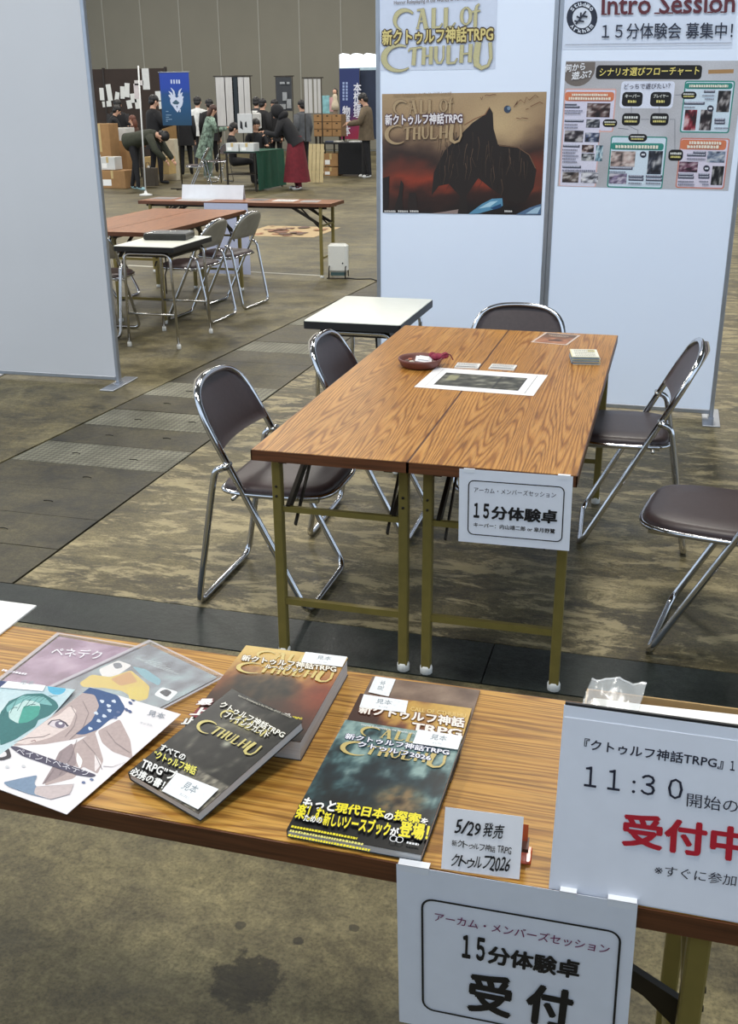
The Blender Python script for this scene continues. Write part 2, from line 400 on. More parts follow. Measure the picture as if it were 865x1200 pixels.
def tread_mat():
    m = bpy.data.materials.new('tread_plate'); m.use_nodes = True; nt = m.node_tree; b = nt.nodes['Principled BSDF']
    tc = nt.nodes.new('ShaderNodeTexCoord'); o = tc.outputs['Object']
    ck = nt.nodes.new('ShaderNodeTexChecker'); ck.inputs['Scale'].default_value = 1.0
    rt = nt.nodes.new('ShaderNodeMapping'); rt.inputs['Rotation'].default_value = (0, 0, .785); rt.inputs['Scale'].default_value = (46, 46, 0)
    rt.inputs['Location'].default_value = (0, 0, .5)
    nt.links.new(o, rt.inputs[0]); nt.links.new(rt.outputs[0], ck.inputs[0])
    n = nz(nt, o, 5, 6); base = ramp(nt, n.outputs['Fac'], [(.35, (104, 101, 84)), (.65, (142, 139, 120))])
    c = mix(nt, ck.outputs['Fac'], base.outputs[0], mix(nt, .55, base.outputs[0], (44, 43, 36)))
    nt.links.new(c, b.inputs['Base Color']); b.inputs['Roughness'].default_value = .5; b.inputs['Metallic'].default_value = .25
    bp = nt.nodes.new('ShaderNodeBump'); bp.inputs['Strength'].default_value = .4; bp.inputs['Distance'].default_value = .003
    nt.links.new(ck.outputs['Fac'], bp.inputs['Height']); nt.links.new(bp.outputs[0], b.inputs['Normal'])
    return m
TREAD = tread_mat()
def xA(y): return -1.925+(y-1.523)*(.321/5.567)
def xB(y): return -1.09-.006*(y-1)
SY0, SY1 = .092, .342      # cross strip, near and far edge
gp = .006
def slab(name, poly, m, top=0.0):
    b = MB(); b.prism(poly, -.012, top); return b.build(name, m, floor)
slab('concrete_slab', [(xA(SY1)-40, SY1+gp), (xA(SY1)-gp, SY1+gp), (xA(36)-gp, 36), (-45, 36)], CONC)
slab('concrete_slab', [(xB(SY1)+gp, SY1+gp), (27, SY1+gp), (27, 36), (xB(36)+gp, 36)], CONW)
slab('concrete_slab', [(-45, -8), (27, -8), (27, SY0-gp), (-45, SY0-gp)], CONN)
for a, b_ in ((-12, -6), (-6, -1.35), (-1.35, .655), (.655, 2.65), (2.65, 12)):
    slab('trench_cover', [(a+.002, SY0), (b_-.002, SY0), (b_-.002, SY1), (a+.002, SY1)], STRM, .001)
ys = [SY1+gp]+[.665+.311*i for i in range(0, 36)]
hook = MB(); hook.tube([(-.022, 0, .0012), (-.014, .006, .0014), (0, .009, .0014), (.014, .006, .0014), (.022, 0, .0012)], .0022, 6)
hook_me = hook.mesh('lifting_hook', mat('hook_steel', (50, 48, 42), .4, .6))
for i in range(len(ys)-1):
    y0, y1 = ys[i]+.002, ys[i+1]-.002
    tr = i in (4, 6, 8, 12, 15)
    j = random.uniform(-.0015, .001)
    o = slab('tread_cover' if tr else 'cover_slab', [(xA(y0)+gp, y0), (xB(y0)-gp, y0), (xB(y1)-gp, y1), (xA(y1)+gp, y1)], TREAD if tr else COVM, j)
    if i < 9:
        for fx in ((.33, .72) if i > 3 else (.62,)):
            h = part('lifting_hook', hook_me, o); h.location = (xA(y0)+fx*(xB(y0)-xA(y0)), (y0+y1)/2+random.uniform(-.03, .03), j)
y0 = ys[-1]+.002
slab('cover_slab', [(xA(y0)+gp, y0), (xB(y0)-gp, y0), (xB(36)-gp, 36), (xA(36)+gp, 36)], COVM)
# far wall of tall panels
wl = MB(); wl.box((-45, 34.06, 0), (28, 34.4, 12))
wall = struct(wl.build('wall_back', mat('wall_joint', (166, 163, 152), .7, noise=.05)))
wp = MB(); wp.box((0, 0, 0), (1.42, .06, 11.9)); wpm = wp.mesh('wall_panel', mat('wall_panel', (122, 117, 103), .6, noise=.05, nscale=.8))
js = MB(); js.box((-.022, 0, 0), (.022, .02, 11.9)); jsm = js.mesh('joint_strip', mat('joint_strip', (150, 147, 136), .6, noise=.05))
for i in range(46):
    o = part('wall_panel', wpm, wall); o.location = (-42+i*1.45, 34.0, .05)
    o = part('joint_strip', jsm, wall); o.location = (-42+i*1.45-.015, 33.985, .05)
# unseen wall added behind the camera to block light from the nearest surfaces
fw = MB(); fw.box((-3.2, -4.8, 0), (5.2, -4.74, 2.4)); struct(fw.build('light_block_wall', mat('light_block_grey', (96, 96, 98), .7, noise=.05)))
# ceiling far above, with the hall's lamp housings around the lamps
cl = MB(); cl.box((-45, -8, 12), (28, 36, 12.2))
ceil = struct(cl.build('ceiling', mat('ceiling_grey', (120, 120, 118), .8, noise=.05)))

# ================================================================== FURNITURE
CHROME = mat('chrome', (205, 205, 208), .12, 1.0, noise=.04, nscale=30)
CHROMB = mat('chrome_dull', (190, 188, 182), .25, 1.0, noise=.05, nscale=30)
VINYL = mat('brown_vinyl', (60, 47, 47), .42, noise=.10, nscale=60, bump=.05)
SHELL = mat('back_shell', (150, 144, 132), .4, noise=.08, nscale=15)
KHAKI = mat('khaki_paint', (120, 106, 52), .42, noise=.08, nscale=25)
BRACE = mat('dark_steel', (46, 40, 32), .45, .4, noise=.15, nscale=30)
WHITECAP = mat('white_plastic', (228, 226, 220), .45, noise=.03)
OAKTOP = oak('oak_laminate', (192, 134, 62), (206, 152, 80), (156, 102, 42))
OAKFG = oak('oak_laminate_front', (188, 138, 62), (202, 154, 76), (156, 108, 46), seed=3.0)
OAKBG = oak('oak_laminate_far', (154, 92, 46), (168, 106, 56), (128, 74, 36), seed=6.0)
EDGE = mat('edge_band', (92, 54, 32), .4, noise=.35, nscale=14, stretch=(.5, .5, 12))

def folding_table(label, loc, rz, top, group, L=1.8, W=.45, legs_at=.11, braces=True):
    t = thing('folding_table', label, 'table', loc, rz, group)
    hx, hy = W/2, L/2
    b = MB(); b.box((-hx+.003, -hy+.003, .668), (hx-.003, hy-.003, .700)); b.build('tabletop', top, t)
    e = MB()
    for lo, hi in (((-hx, -hy, .669), (hx, -hy+.0035, .6990)), ((-hx, hy-.0035, .669), (hx, hy, .6990)), ((-hx, -hy, .669), (-hx+.0035, hy, .6990)), ((hx-.0035, -hy, .669), (hx, hy, .6990))): e.box(lo, hi)
    e.build('edge_band', EDGE, t)
    ra = MB()
    for sx in (-1, 1): ra.box((sx*(hx-.07)-.012, -hy+.06, .645), (sx*(hx-.07)+.012, hy-.06, .668))
    ra.build('under_rail', BRACE, t)
    lx, ly = hx-.035, hy-legs_at
    for sy in (-1, 1):
        for sx in (-1, 1):
            l = MB(); x, y = sx*lx, sy*ly; l.box((x-.014, y-.014, .02), (x+.014, y+.014, .668), .003)
            lo = l.build('leg', KHAKI, t)
            c = MB(); c.lathe([(.015, 0), (.019, .003), (.019, .022), (.016, .028)], (x, y, 0), 10); c.build('foot_cap', WHITECAP, lo)
            for z in (.53, .56):
                r = MB(); r.tube([(x, y+sy*.0135, z), (x, y+sy*.0165, z)], .004, 8); r.build('rivet', BRACE, lo)
        c = MB(); c.box((-lx, sy*ly-.009, .178), (lx, sy*ly+.009, .198)); c.build('crossbar', KHAKI, t)
        c = MB(); c.box((-lx, sy*ly-.007, .480), (lx, sy*ly+.007, .497)); c.build('hinge_bar', KHAKI, t)
        if braces:
            for sx in (-1, 1):
                x = sx*(lx-.03)
                c = MB(); c.bar((x, sy*ly, .49), (x, sy*(ly-.30), .66), .012, .026); c.bar((x-sx*.02, sy*ly, .44), (x-sx*.02, sy*(ly-.22), .655), .006, .014)
                c.build('folding_brace', BRACE, t)
    return t
folding_table('left wooden folding table of the pair pushed together behind the books', (.225, .9, 0), 0, OAKTOP, 'pair of tables pushed together in the middle')
folding_table('right wooden folding table of the middle pair, carrying the taped white sign', (.6755, .9, 0), 0, OAKTOP, 'pair of tables pushed together in the middle')
folding_table('wooden folding table nearest the camera, carrying the rulebooks and notices', (.40, -1.327, 0), math.pi/2, OAKFG, 'folding tables')
folding_table('brown folding table of the far pair on the side nearer the chair backs', (-2.85, 5.62, 0), 0, OAKBG, 'pair of tables far behind')
folding_table('brown folding table of the far pair, the one further left', (-3.305, 5.62, 0), 0, OAKBG, 'pair of tables far behind')
folding_table('long brown folding table standing crosswise behind the far table pair', (-3.06, 7.45, 0), math.pi/2, OAKBG, 'folding tables', L=2.0)

def folding_chair(label):
    t = thing('folding_chair', label, 'chair', (0, 0, 0), 0, 'chrome folding chairs with brown vinyl')
    R = .0115; hw = .205
    def fy(z): return .14-.516*z
    # front legs and back arch: one bent tube, up one side, over the back and down the other, closed by a floor bar
    pts = [(-hw, fy(.012), .012), (-hw, fy(.60), .60), (-hw*.97, fy(.668), .668), (-hw*.82, fy(.728), .728), (-hw*.50, fy(.757), .757), (0, fy(.766), .766),
           (hw*.50, fy(.757), .757), (hw*.82, fy(.728), .728), (hw*.97, fy(.668), .668), (hw, fy(.60), .60), (hw, fy(.012), .012)]
    a = [V(p) for p in pts]
    arch = a[:1]+a[1:-1]+a[-1:]
    b = MB(); b.tube(rounded(arch, .05, 4, True), R, 8, closed=True); b.build('front_frame', CHROME, t)
    # rear legs: pivot below the back, bow out, run down to the floor bar
    hr = hw+.022; py = fy(.505)
    pts = [(-hr, py+.004, .515), (-hr, py-.04, .50), (-hr, py-.055, .43), (-hr, -.252, .012), (hr, -.252, .012), (hr, py-.055, .43), (hr, py-.04, .50), (hr, py+.004, .515)]
    b = MB(); b.tube(rounded(pts, .045, 4), R, 8); b.build('rear_frame', CHROME, t)
    for sx in (-1, 1):
        b = MB(); b.tube([(sx*(hw-.012), py, .515), (sx*(hr+.014), py, .515)], .008, 8); b.build('pivot_bolt', CHROMB, t)
    # seat
    out = [(-.18, -.165), (.18, -.165), (.205, -.08), (.20, .10), (.165, .185), (.10, .205), (-.10, .205), (-.165, .185), (-.20, .10), (-.205, -.08)]
    op = [p[:2] for p in rounded([(x, y, 0) for x, y in out], .05, 3, True)]
    n = len(op); b = MB()
    rings = [(0.97, .412), (1.0, .424), (.97, .438), (.86, .446), (.5, .447)]
    vs = [(x*k, (y-.02)*k+.02, z-.0*y) for k, z in rings for x, y in op]
    fs = [tuple(range(n-1, -1, -1)), tuple(range(4*n, 5*n))]+[(r*n+i, r*n+(i+1) % n, r*n+n+(i+1) % n, r*n+n+i) for r in range(4) for i in range(n)]
    b.add(vs, fs, True); seat = b.build('seat', VINYL, t)
    b = MB(); b.tube([(x*1.012, (y-.02)*1.012+.02, .416) for x, y in op], .0085, 8, closed=True); b.build('seat_rim', CHROME, seat)
    b = MB(); b.tube([(-hr, -.105, .405), (hr, -.105, .405)], .007, 8); b.bar((-.17, -.13, .404), (-.17, .17, .404), .02, .012); b.bar((.17, -.13, .404), (.17, .17, .404), .02, .012); b.build('seat_bracket', CHROMB, t)
    # backrest: a padded D shape held in the arch, bowed to the rear
    zt, zb = .766, .562
    prof = []
    def halfw(z):
        u = (z-zb)/(zt-zb); return (.200 if u < .35 else .200*math.sqrt(max(0, 1-((u-.35)/.65)**2.5)))
    NZ, NX = 9, 10
    def surf(off):
        vs = []
        for j in range(NZ+1):
            z = zb+(zt-zb)*(1-(1-j/NZ)**1.35)
            h = max(halfw(z), .03)
            for i in range(NX+1):
                x = -h+2*h*i/NX; u = x/.2
                vs.append((x, fy(z)-.022*(1-u*u)*(1 if j < NZ else .6)+off, z))
        return vs
    fq = [(j*(NX+1)+i, j*(NX+1)+i+1, (j+1)*(NX+1)+i+1, (j+1)*(NX+1)+i) for j in range(NZ) for i in range(NX)]
    b = MB(); m = (NX+1)*(NZ+1)
    F = surf(.010); Bk = surf(-.004)
    # pad edge inset on the front skin
    b.add(F, [tuple(reversed(f)) for f in fq], True)
    rim = [i for i in range(NX+1)]+[j*(NX+1)+NX for j in range(1, NZ+1)]+[NZ*(NX+1)+i for i in range(NX-1, -1, -1)]+[j*(NX+1) for j in range(NZ-1, 0, -1)]
    k = len(b.v); b.add(Bk, [], True); b.f += [(rim[(i+1) % len(rim)], rim[i], m+rim[i], m+rim[(i+1) % len(rim)]) for i in range(len(rim))]; b.sm += [True]*len(rim)
    b.f += [tuple(m+q for q in f) for f in fq]; b.sm += [True]*len(fq)
    br = b.build('backrest', VINYL, t)
    b = MB(); S1 = surf(-.0045); S2 = surf(-.010)
    b.add(S2, fq, True); k = len(b.v); b.add(S1, [], True)
    b.f += [(rim[(i+1) % len(rim)], rim[i], m+rim[i], m+rim[(i+1) % len(rim)]) for i in range(len(rim))]; b.sm += [True]*len(rim)
    b.build('back_shell', SHELL, br)
    return t
R90 = math.pi/2
ch = folding_chair('brown folding chair at the near left corner of the middle table')
ch.location = (-.11, .575, 0); ch.rotation_euler = (0, 0, -R90)
GC = 'chrome folding chairs with brown vinyl'
dup(ch, (.06, 1.235, 0), -R90+.02, 'brown folding chair beside the white-topped desk, half hidden by the middle table', GC)
dup(ch, (.465, 1.79, 0), math.pi, 'brown folding chair at the far end of the middle table, facing the camera', GC)
dup(ch, (.965, 1.40, 0), R90+.05, 'brown folding chair on the right of the middle table, in front of the white panel', GC)
dup(ch, (1.285, .56, 0), R90-.16, 'brown folding chair nearest the right edge of the picture, its back out of frame', GC)
GF = 'folding chairs round the far table pair'
dup(ch, (-2.50, 5.74, 0), R90-.10, 'folding chair seen from behind, nearest the long table at the far pair', GF)
dup(ch, (-2.53, 5.10, 0), R90-.05, 'folding chair seen from behind, between the far white desk and another chair', GF)
dup(ch, (-2.96, 4.47, 0), .05, 'folding chair at the near end of the far table pair, left of the white desk', GF)
dup(ch, (-3.62, 5.82, 0), -R90, 'folding chair on the far side of the far table pair, only its top showing', GF)

def school_desk(label, loc, rz):
    t = thing('school_desk', label, 'desk', loc, rz, 'white-topped desks with chrome legs')
    W, D = .44, .65
    b = MB(); b.prism(rrect(-W/2, -D/2, W/2, D/2, .012), .682, .700); b.build('desktop', mat('white_laminate', (240, 240, 228), .35, noise=.02), t)
    b = MB(); b.prism(rrect(-W/2-.003, -D/2-.003, W/2+.003, D/2+.003, .014), .664, .6965); b.build('edge_band', mat('black_edge', (24, 24, 26), .5, noise=.2), t)
    for sy in (-1, 1):          # each end: two legs bent from one tube under the top, with a foot rail
        y = sy*(D/2-.05)
        b = MB(); b.tube(rounded([(-W/2+.03, y, .03), (-W/2+.05, y, .645), (W/2-.05, y, .645), (W/2-.03, y, .03)], .05, 5), .0105, 8); b.build('leg_frame', CHROME, t)
        b = MB(); b.tube([(-W/2+.036, y, .235), (W/2-.036, y, .235)], .008, 8); b.build('foot_rail', CHROMB, t)
        for sx in (-1, 1):
            b = MB(); b.lathe([(.012, 0), (.015, .004), (.015, .026), (.0115, .034)], (sx*(W/2-.0295), y, 0), 10); b.build('foot_cap', WHITECAP, t)
    b = MB(); b.box((-W/2+.05, -D/2+.09, .618), (W/2-.05, D/2-.09, .63)); b.box((-W/2+.06, -D/2+.05, .63), (-W/2+.08, D/2-.05, .664)); b.box((W/2-.08, -D/2+.05, .63), (W/2-.06, D/2-.05, .664)); b.build('book_shelf', BRACE, t)
    b = MB(); b.tube([(0.05, -.1, .618), (.055, -.1, .52), (.04, -.1, .48), (.04, -.1, .35)], .005, 6); b.build('bag_hook', BRACE, t)
    return t
dk = school_desk('white-topped school desk behind the left chairs, beside the middle table', (-.24, 2.12, 0), 0)
dup(dk, (-2.355, 4.30, 0), -.0, 'far white-topped school desk with a black package, beside the grey panel', 'white-topped desks with chrome legs')

# ================================================================== PARTITION PANELS
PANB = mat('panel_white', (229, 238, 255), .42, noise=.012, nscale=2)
PANSHADE = mat('panel_white_shaded', (198, 199, 203), .45, noise=.02, nscale=2)  # left panels' white, darkened in the colour to stand for dimmer light
ALU = mat('aluminium', (168, 172, 180), .35, .75, noise=.05, nscale=20)
def panel(label, x0, x1, y, rz=0.0, z1=2.42, feet=(0, 1), group='white partition panels', board=None):
    t = thing('partition_panel', label, 'partition panel', (x0, y, 0), rz, group); W = x1-x0
    b = MB(); b.box((.022, -.012, .05), (W-.022, .012, z1-.02)); b.build('board', board or PANB, t)
    for nm, lo, hi in (('post', (0, -.017, .012), (.022, .017, z1)), ('post', (W-.022, -.017, .012), (W, .017, z1)),
                       ('rail', (.022, -.016, .028), (W-.022, .016, .052)), ('rail', (.022, -.016, z1-.022), (W-.022, .016, z1))):
        b = MB(); b.box(lo, hi, .003); b.build(nm, ALU, t)
    for f in feet:
        fx = .011 if f == 0 else W-.011
        b = MB(); b.box((fx-.045, -.17, 0), (fx+.045, .17, .008), .002); b.box((fx-.015, -.03, .008), (fx+.015, .03, .014)); b.build('foot_plate', ALU, t)
    return t
panel('tall white partition panel on the left, plain and grey in the light', -2.98, -2.085, 3.0, .035, board=PANSHADE)
panel('tall white partition panel, toned grey for shade, at the left picture border', -3.90, -2.99, 2.965, .035, board=PANSHADE)
panel('white partition panel carrying the dark brown poster, behind the far chair', -.487, .443, 3.14, feet=(0,))
panel('white partition panel carrying the flowchart poster, right of the brown poster', .445, 1.375, 3.14)

# ================================================================== PRINTED MATTER
def crop(ox, oy, sc):            # positions read off an enlarged crop -> frame pixels
    def f(*pts): return [(ox+x/sc, oy+y/sc) for x, y in pts]
    return f
BLK = (22, 22, 26); GOLD = (206, 182, 110)
def arc(cx, cy, rx, ry, a0, a1, n=14): return [(cx+rx*math.cos(math.radians(a0+(a1-a0)*i/n)), cy-ry*math.sin(math.radians(a0+(a1-a0)*i/n))) for i in range(n+1)]
def logo(s, x0, y0, w, gold, edge, band, bandedge, dv=(0, 1), du=(1, 0), jp='新クトゥルフ神話TRPG', sub=True, subcol=(110, 95, 90), rows=(1, 1), ow=.09):
    """title lettering: two rows of tall serif capitals with a bold line across the middle; x0, y0 = foot of that line"""
    k = w/755
    def T(pts): return [(x0+((X-45)*du[0]+(300-Y)*dv[0])*k, y0+((X-45)*du[1]+(300-Y)*dv[1])*k) for X, Y in pts]
    row1 = [(arc(205, 165, 70, 58, 40, 250), [8, 12, 14, 18, 22, 25, 27, 28, 27, 25, 20, 16, 12, 9, 6]),
            ([(290, 214), (318, 108)], [10, 8]), ([(322, 105), (348, 214)], [24, 24]), ([(300, 172), (345, 172)], [7, 7]), ([(285, 110), (335, 104)], [8, 8]), ([(332, 212), (366, 212)], [7, 7]), ([(280, 212), (302, 212)], [7, 7]),
            ([(398, 104), (398, 212)], [24, 24]), ([(384, 106), (414, 104)], [7, 7]), ([(390, 210), (440, 208), (458, 186)], [9, 10, 5]),
            ([(480, 104), (480, 212)], [24, 24]), ([(466, 106), (496, 104)], [7, 7]), ([(472, 210), (524, 208), (544, 184)], [9, 10, 5]),
            (arc(614, 150, 30, 46, 90, 450, 20), [9]*3+[18]*5+[9]*5+[18]*5+[9]*3), ([(676, 214), (676, 130), (684, 96), (700, 84)], [20, 20, 14, 6]), ([(652, 128), (706, 122)], [8, 8])]
    row2 = [(arc(165, 380, 105, 74, 62, 310, 18), [6, 10, 14, 18, 22, 28, 33, 37, 39, 38, 35, 31, 27, 22, 18, 14, 11, 8, 5]),
            ([(272, 326), (264, 424)], [24, 24]), ([(228, 344), (240, 328), (322, 320)], [5, 9, 8]),
            ([(336, 320), (332, 422)], [22, 22]), ([(384, 316), (382, 420)], [22, 22]), ([(336, 372), (384, 370)], [7, 7]),
            ([(418, 316), (416, 385), (430, 412), (452, 412), (468, 385), (468, 312)], [22, 20, 13, 10, 10, 10]),
            ([(502, 312), (500, 416)], [22, 22]), ([(494, 416), (546, 412), (562, 386)], [9, 10, 5]),
            ([(592, 310), (588, 414)], [22, 22]), ([(650, 306), (646, 412)], [22, 22]), ([(592, 364), (650, 360)], [7, 7]),
            ([(700, 298), (688, 380), (692, 425), (725, 446), (768, 432), (786, 390), (778, 300)], [36, 40, 36, 22, 16, 18, 20])]
    for on, row in zip(rows, (row1, row2)):
        if not on: continue
        if edge:
            for pts, ws in row: s.stroke(T(pts), [(q+7)*k for q in ws], edge, uv=True, lay=s.let)
        for pts, ws in row: s.stroke(T(pts), [q*k for q in ws], gold, uv=True, lay=s.let)
    if sub:
        a, b, c = T([(130, 80), (690, 66), (130, 52)]); s.text('Horror Roleplaying in the Worlds of H.P. Lovecraft', a, b, c, subcol, .01, True)
    if jp:
        a, b, c = T([(50, 302), (795, 292), (50, 218)]); s.text(jp, a, b, c, band, .035, True, bandedge, ow)

# ---------------- taped paper signs
def tapes(s, spans, back=.011):
    for u0, u1 in spans:
        b = MB(); b.box((u0, s.h-.009, .0003), (u1, s.h+.0012, .0007)); b.box((u0, s.h+.0006, -back), (u1, s.h+.0012, .0007))
        b.build('tape_strip', mat('white_tape', (228, 230, 236), .5, noise=.03), s.o)
PAPW = (226, 229, 238)
O = atY(537.3, 634.2, -.0045)
s = Sheet('paper_sign', O, (1, 0, .012), (-.012, 0, 1), .297, .208, 'white paper sign with black rounded border taped to the middle table', 'sign', 'taped paper signs', base=PAPW)
q = crop(520, 530, 5.088)
a = s.px(*q((147, 163))[0]); b = s.px(*q((707, 537))[0])
s.frame(a[0], b[1], b[0], a[1], .016, .0028, BLK)
NAVY = (40, 38, 62)
s.text('アーカム・メンバーズセッション', *q((180, 238), (668, 271), (182, 206)), NAVY, .0)
s.text('１５', *q((180, 386), (268, 392), (183, 304)), BLK, .05); s.text('分体験卓', *q((286, 395), (672, 424), (290, 320)), BLK, .05)
s.text('キーパー：内山靖二郎 or 皐月野鷺', *q((180, 443), (663, 484), (181, 416)), BLK, .02)
tapes(s, [(s.px(*q((120, 90))[0])[0], s.px(*q((186, 90))[0])[0]), (s.px(*q((682, 120))[0])[0], s.px(*q((757, 120))[0])[0])]); s.done()

O = atY(468, 1197, -1.5575)
s = Sheet('paper_sign', O, (1, 0, .018), (-.018, 0, 1), .297, .262, 'large white reception sign hanging from the front edge of the nearest table', 'sign', 'taped paper signs', base=PAPW)
q = crop(450, 920, 2.703)
a = s.px(*q((118, 353))[0]); b = s.px(*q((753, 480))[0]); c = s.px(*q((112, 705))[0])
s.frame(a[0], c[1], b[0], a[1], .016, .0028, BLK)
PUR = (122, 44, 92)
s.text('アーカム・メンバーズセッション', *q((160, 428), (712, 533), (163, 400)), PUR, .012)
s.text('１５', *q((249, 542), (318, 554), (251, 474)), BLK, .05); s.text('分体験卓', *q((330, 560), (615, 612), (334, 506)), BLK, .05)
s.text('受 付', *q((268, 708), (585, 772), (277, 590)), BLK, .05)
tapes(s, [(.002, .042), (.205, .225), (.262, .296)]); s.done()

# ---------------- standing notice in a white holder
O = G(643, 1042, .7015); LN = math.radians(12); UYL = V((0, math.sin(LN), math.cos(LN)))
t = thing('notice_stand', 'white notice stand with red reception lettering at the right of the nearest table', 'sign', O)
tm = Matrix.Translation(O)
b = MB(); P = [V((0, 0, 0)), V((.30, 0, 0))]
nrm = V((1, 0, 0)).cross(UYL)
def slabp(b, u0, v0, u1, v1, z0, z1):
    vs = [V((u, 0, 0))+UYL*v+nrm*z for z in (z0, z1) for u, v in ((u0, v0), (u1, v0), (u1, v1), (u0, v1))]
    b.add(vs, [(0, 3, 2, 1), (4, 5, 6, 7), (0, 1, 5, 4), (1, 2, 6, 5), (2, 3, 7, 6), (3, 0, 4, 7)])
slabp(b, 0, 0, .304, .2365, -.004, -.0012); b.build('back_board', mat('holder_white', (224, 228, 238), .35, noise=.02), t)
b = MB(); slabp(b, .001, .2365, .303, .2395, -.007, -.0015); b.build('top_edge', mat('black_edge', (24, 24, 26)), t)
b = MB(); slabp(b, 0, 0, .304, .215, -.0075, -.0045); b.build('rear_sheet', mat('black_edge', (24, 24, 26)), t)
b = MB()
b.add([V((.10, .006, .004)), V((.20, .006, .004)), V((.20, .11, .002)), V((.10, .11, .002)), V((.10, .075, .16)), V((.20, .075, .16)), V((.10, .080, .16)), V((.20, .080, .16)), V((.10, .118, .002)), V((.20, .118, .002))],
      [(2, 3, 4, 5), (8, 9, 7, 6), (4, 6, 7, 5), (3, 8, 6, 4), (2, 5, 7, 9), (2, 9, 8, 3)]); b.build('easel_leg', mat('holder_white', (224, 228, 238)), t)
s = Sheet('notice_sheet', O, (1, 0, 0), UYL, .300, .2135, '', '', obj=t)
# the sheet itself, a part of the stand
b = MB(); slabp(b, .002, .002, .302, .2220, -.0011, -.0003); b.build('notice_sheet', mat('paper_%d_%d_%d' % PAPW, PAPW, .5, noise=.02, nscale=30), t)
s.let = Layer(); q = crop(500, 780, 2.37)
N2 = (36, 38, 56)
s.text('『クトゥルフ神話TRPG』', *q((437, 232), (822, 288), (440, 202)), N2, .02)
s.text('１', *q((843, 290), (855, 292), (845, 264)), N2, .02)
s.text('１１', *q((437, 334), (536, 348), (440, 278)), N2, .006); s.text('：', *q((570, 353), (579, 354), (572, 318)), N2, .006); s.text('３０', *q((594, 356), (710, 373), (597, 300)), N2, .006)
s.text('開始の', *q((722, 390), (864, 410), (724, 352)), N2, .005)
s.text('受付中', *q((545, 496), (888, 545), (550, 408)), (186, 30, 48), .045)
s.text('※すぐに参加', *q((632, 580), (858, 612), (636, 550)), N2, .005)
L = s.let; vs = [V((u, 0, 0))+UYL*v+nrm*z for u, v, z in L.v]
b = MB(); b.v = [tuple(p) for p in vs]; b.f = L.f; b.sm = [False]*len(L.f); b.c = L.c; b.build('lettering', print_mat('print_50_0', .5), t)

LN = math.radians(20)
# ---------------- handwritten card in a small clip
O = G(517, 1018, .7015)
s = Sheet('handwritten_card', O, (.997, .06, 0), (-.02, math.sin(LN), math.cos(LN)), .098, .0785, 'small white card with black handwriting, standing beside the dark blue rulebook', 'card', base=(232, 232, 236), thick=.0008)
q = crop(500, 780, 2.37); INK = (18, 18, 22)
s.hand('5/29 発売', *q((78, 462), (211, 480), (84, 426)), INK, 0.02, seed=1)
s.hand('新クトゥルフ神話 TRPG', *q((70, 500), (235, 523), (71, 481)), INK, 0.012, seed=2)
s.hand('クトゥルフ2026', *q((66, 553), (229, 571), (72, 516)), INK, 0.02, seed=3)
s.done()
t = thing('card_clip', 'small clear orange clip stand propping up the handwritten card', 'card stand', G(609, 1030, .7)+V((-.012, .03, 0)), .06)
OR = clear_plastic('orange_acrylic', .75, (214, 92, 50))
b = MB(); b.box((-.03, -.004, 0), (.022, .028, .005), .0015); b.build('base', OR, t)
b = MB(); b.prism([(-.004, 0), (.024, .002), (.022, .012), (.014, .046), (.009, .050), (.004, .012)], -.002, .018, lambda p: (p[2]-.002, p[0]-.002, p[1]+.004)); b.build('prop', OR, t)
b = MB(); b.box((.008, -.012, .026), (.018, .012, .031)); b.build('clip_jaw', mat('clip_dark', (70, 40, 30), .4, noise=.1), t)

# ---------------- books
PAGE = mat('page_edges', (214, 212, 210), .7, noise=.10, nscale=400, stretch=(.02, .02, 1))
def book(label, O, yaw, tilt, w, h, t, covcol, group='sample books on the nearest table', rough=.3, coat=.6, name='book'):
    c, s_ = math.cos(yaw), math.sin(yaw); ux = V((c, s_, 0)); uy = V((-s_*math.cos(tilt), c*math.cos(tilt), math.sin(tilt)))
    root = bpy.data.objects.new(name, None); COL.objects.link(root); tag(root, label, 'book', group); root.empty_display_size = .05
    s = Sheet(name, O, ux, uy, w, h, label, 'book', obj=root, rough=rough, coat=coat); root.matrix_world = s.mw
    b = MB(); b.box((.001, .0015, -t+.0008), (w-.0015, h-.0015, -.0008)); b.build('page_block', PAGE, root)
    b = MB(); m = mat('cover_%d_%d_%d' % covcol, covcol, rough, noise=.1, coat=coat)
    # one wrap: front board, spine, back board
    n = [(w, 0), (.0012, 0), (0, -.0012), (0, -t+.0012), (.0012, -t), (w, -t), (w, -t+.0007), (.0016, -t+.0007), (.0007, -t+.0016), (.0007, -.0016), (.0016, -.0007), (w, -.0007)]
    b.prism(n, 0, h, lambda p: (p[0], p[2], p[1])); b.build('cover', m, root)
    return s
def sticker(s, pts, txt='見本', tcol=(140, 152, 160), small=True, vert=False):
    s.poly(pts, (240, 242, 246), lay=s.let)
    tl, tr, br, bl = [V((*s.px(*p), 0)) for p in pts]
    def W(u, v): r = (bl*(1-u)+br*u)*(1-v)+(tl*(1-u)+tr*u)*v; return (r.x, r.y)
    if vert: s.text(txt, W(.62, .22), W(.62, .8), W(.34, .22), tcol, .01, True)
    else: s.text(txt, W(.32, .44), W(.66, .44), W(.32, .82), tcol, .015, True)
    if small and not vert: s.text('サンプル', W(.40, .16), W(.60, .16), W(.40, .28), tcol, 0, True)

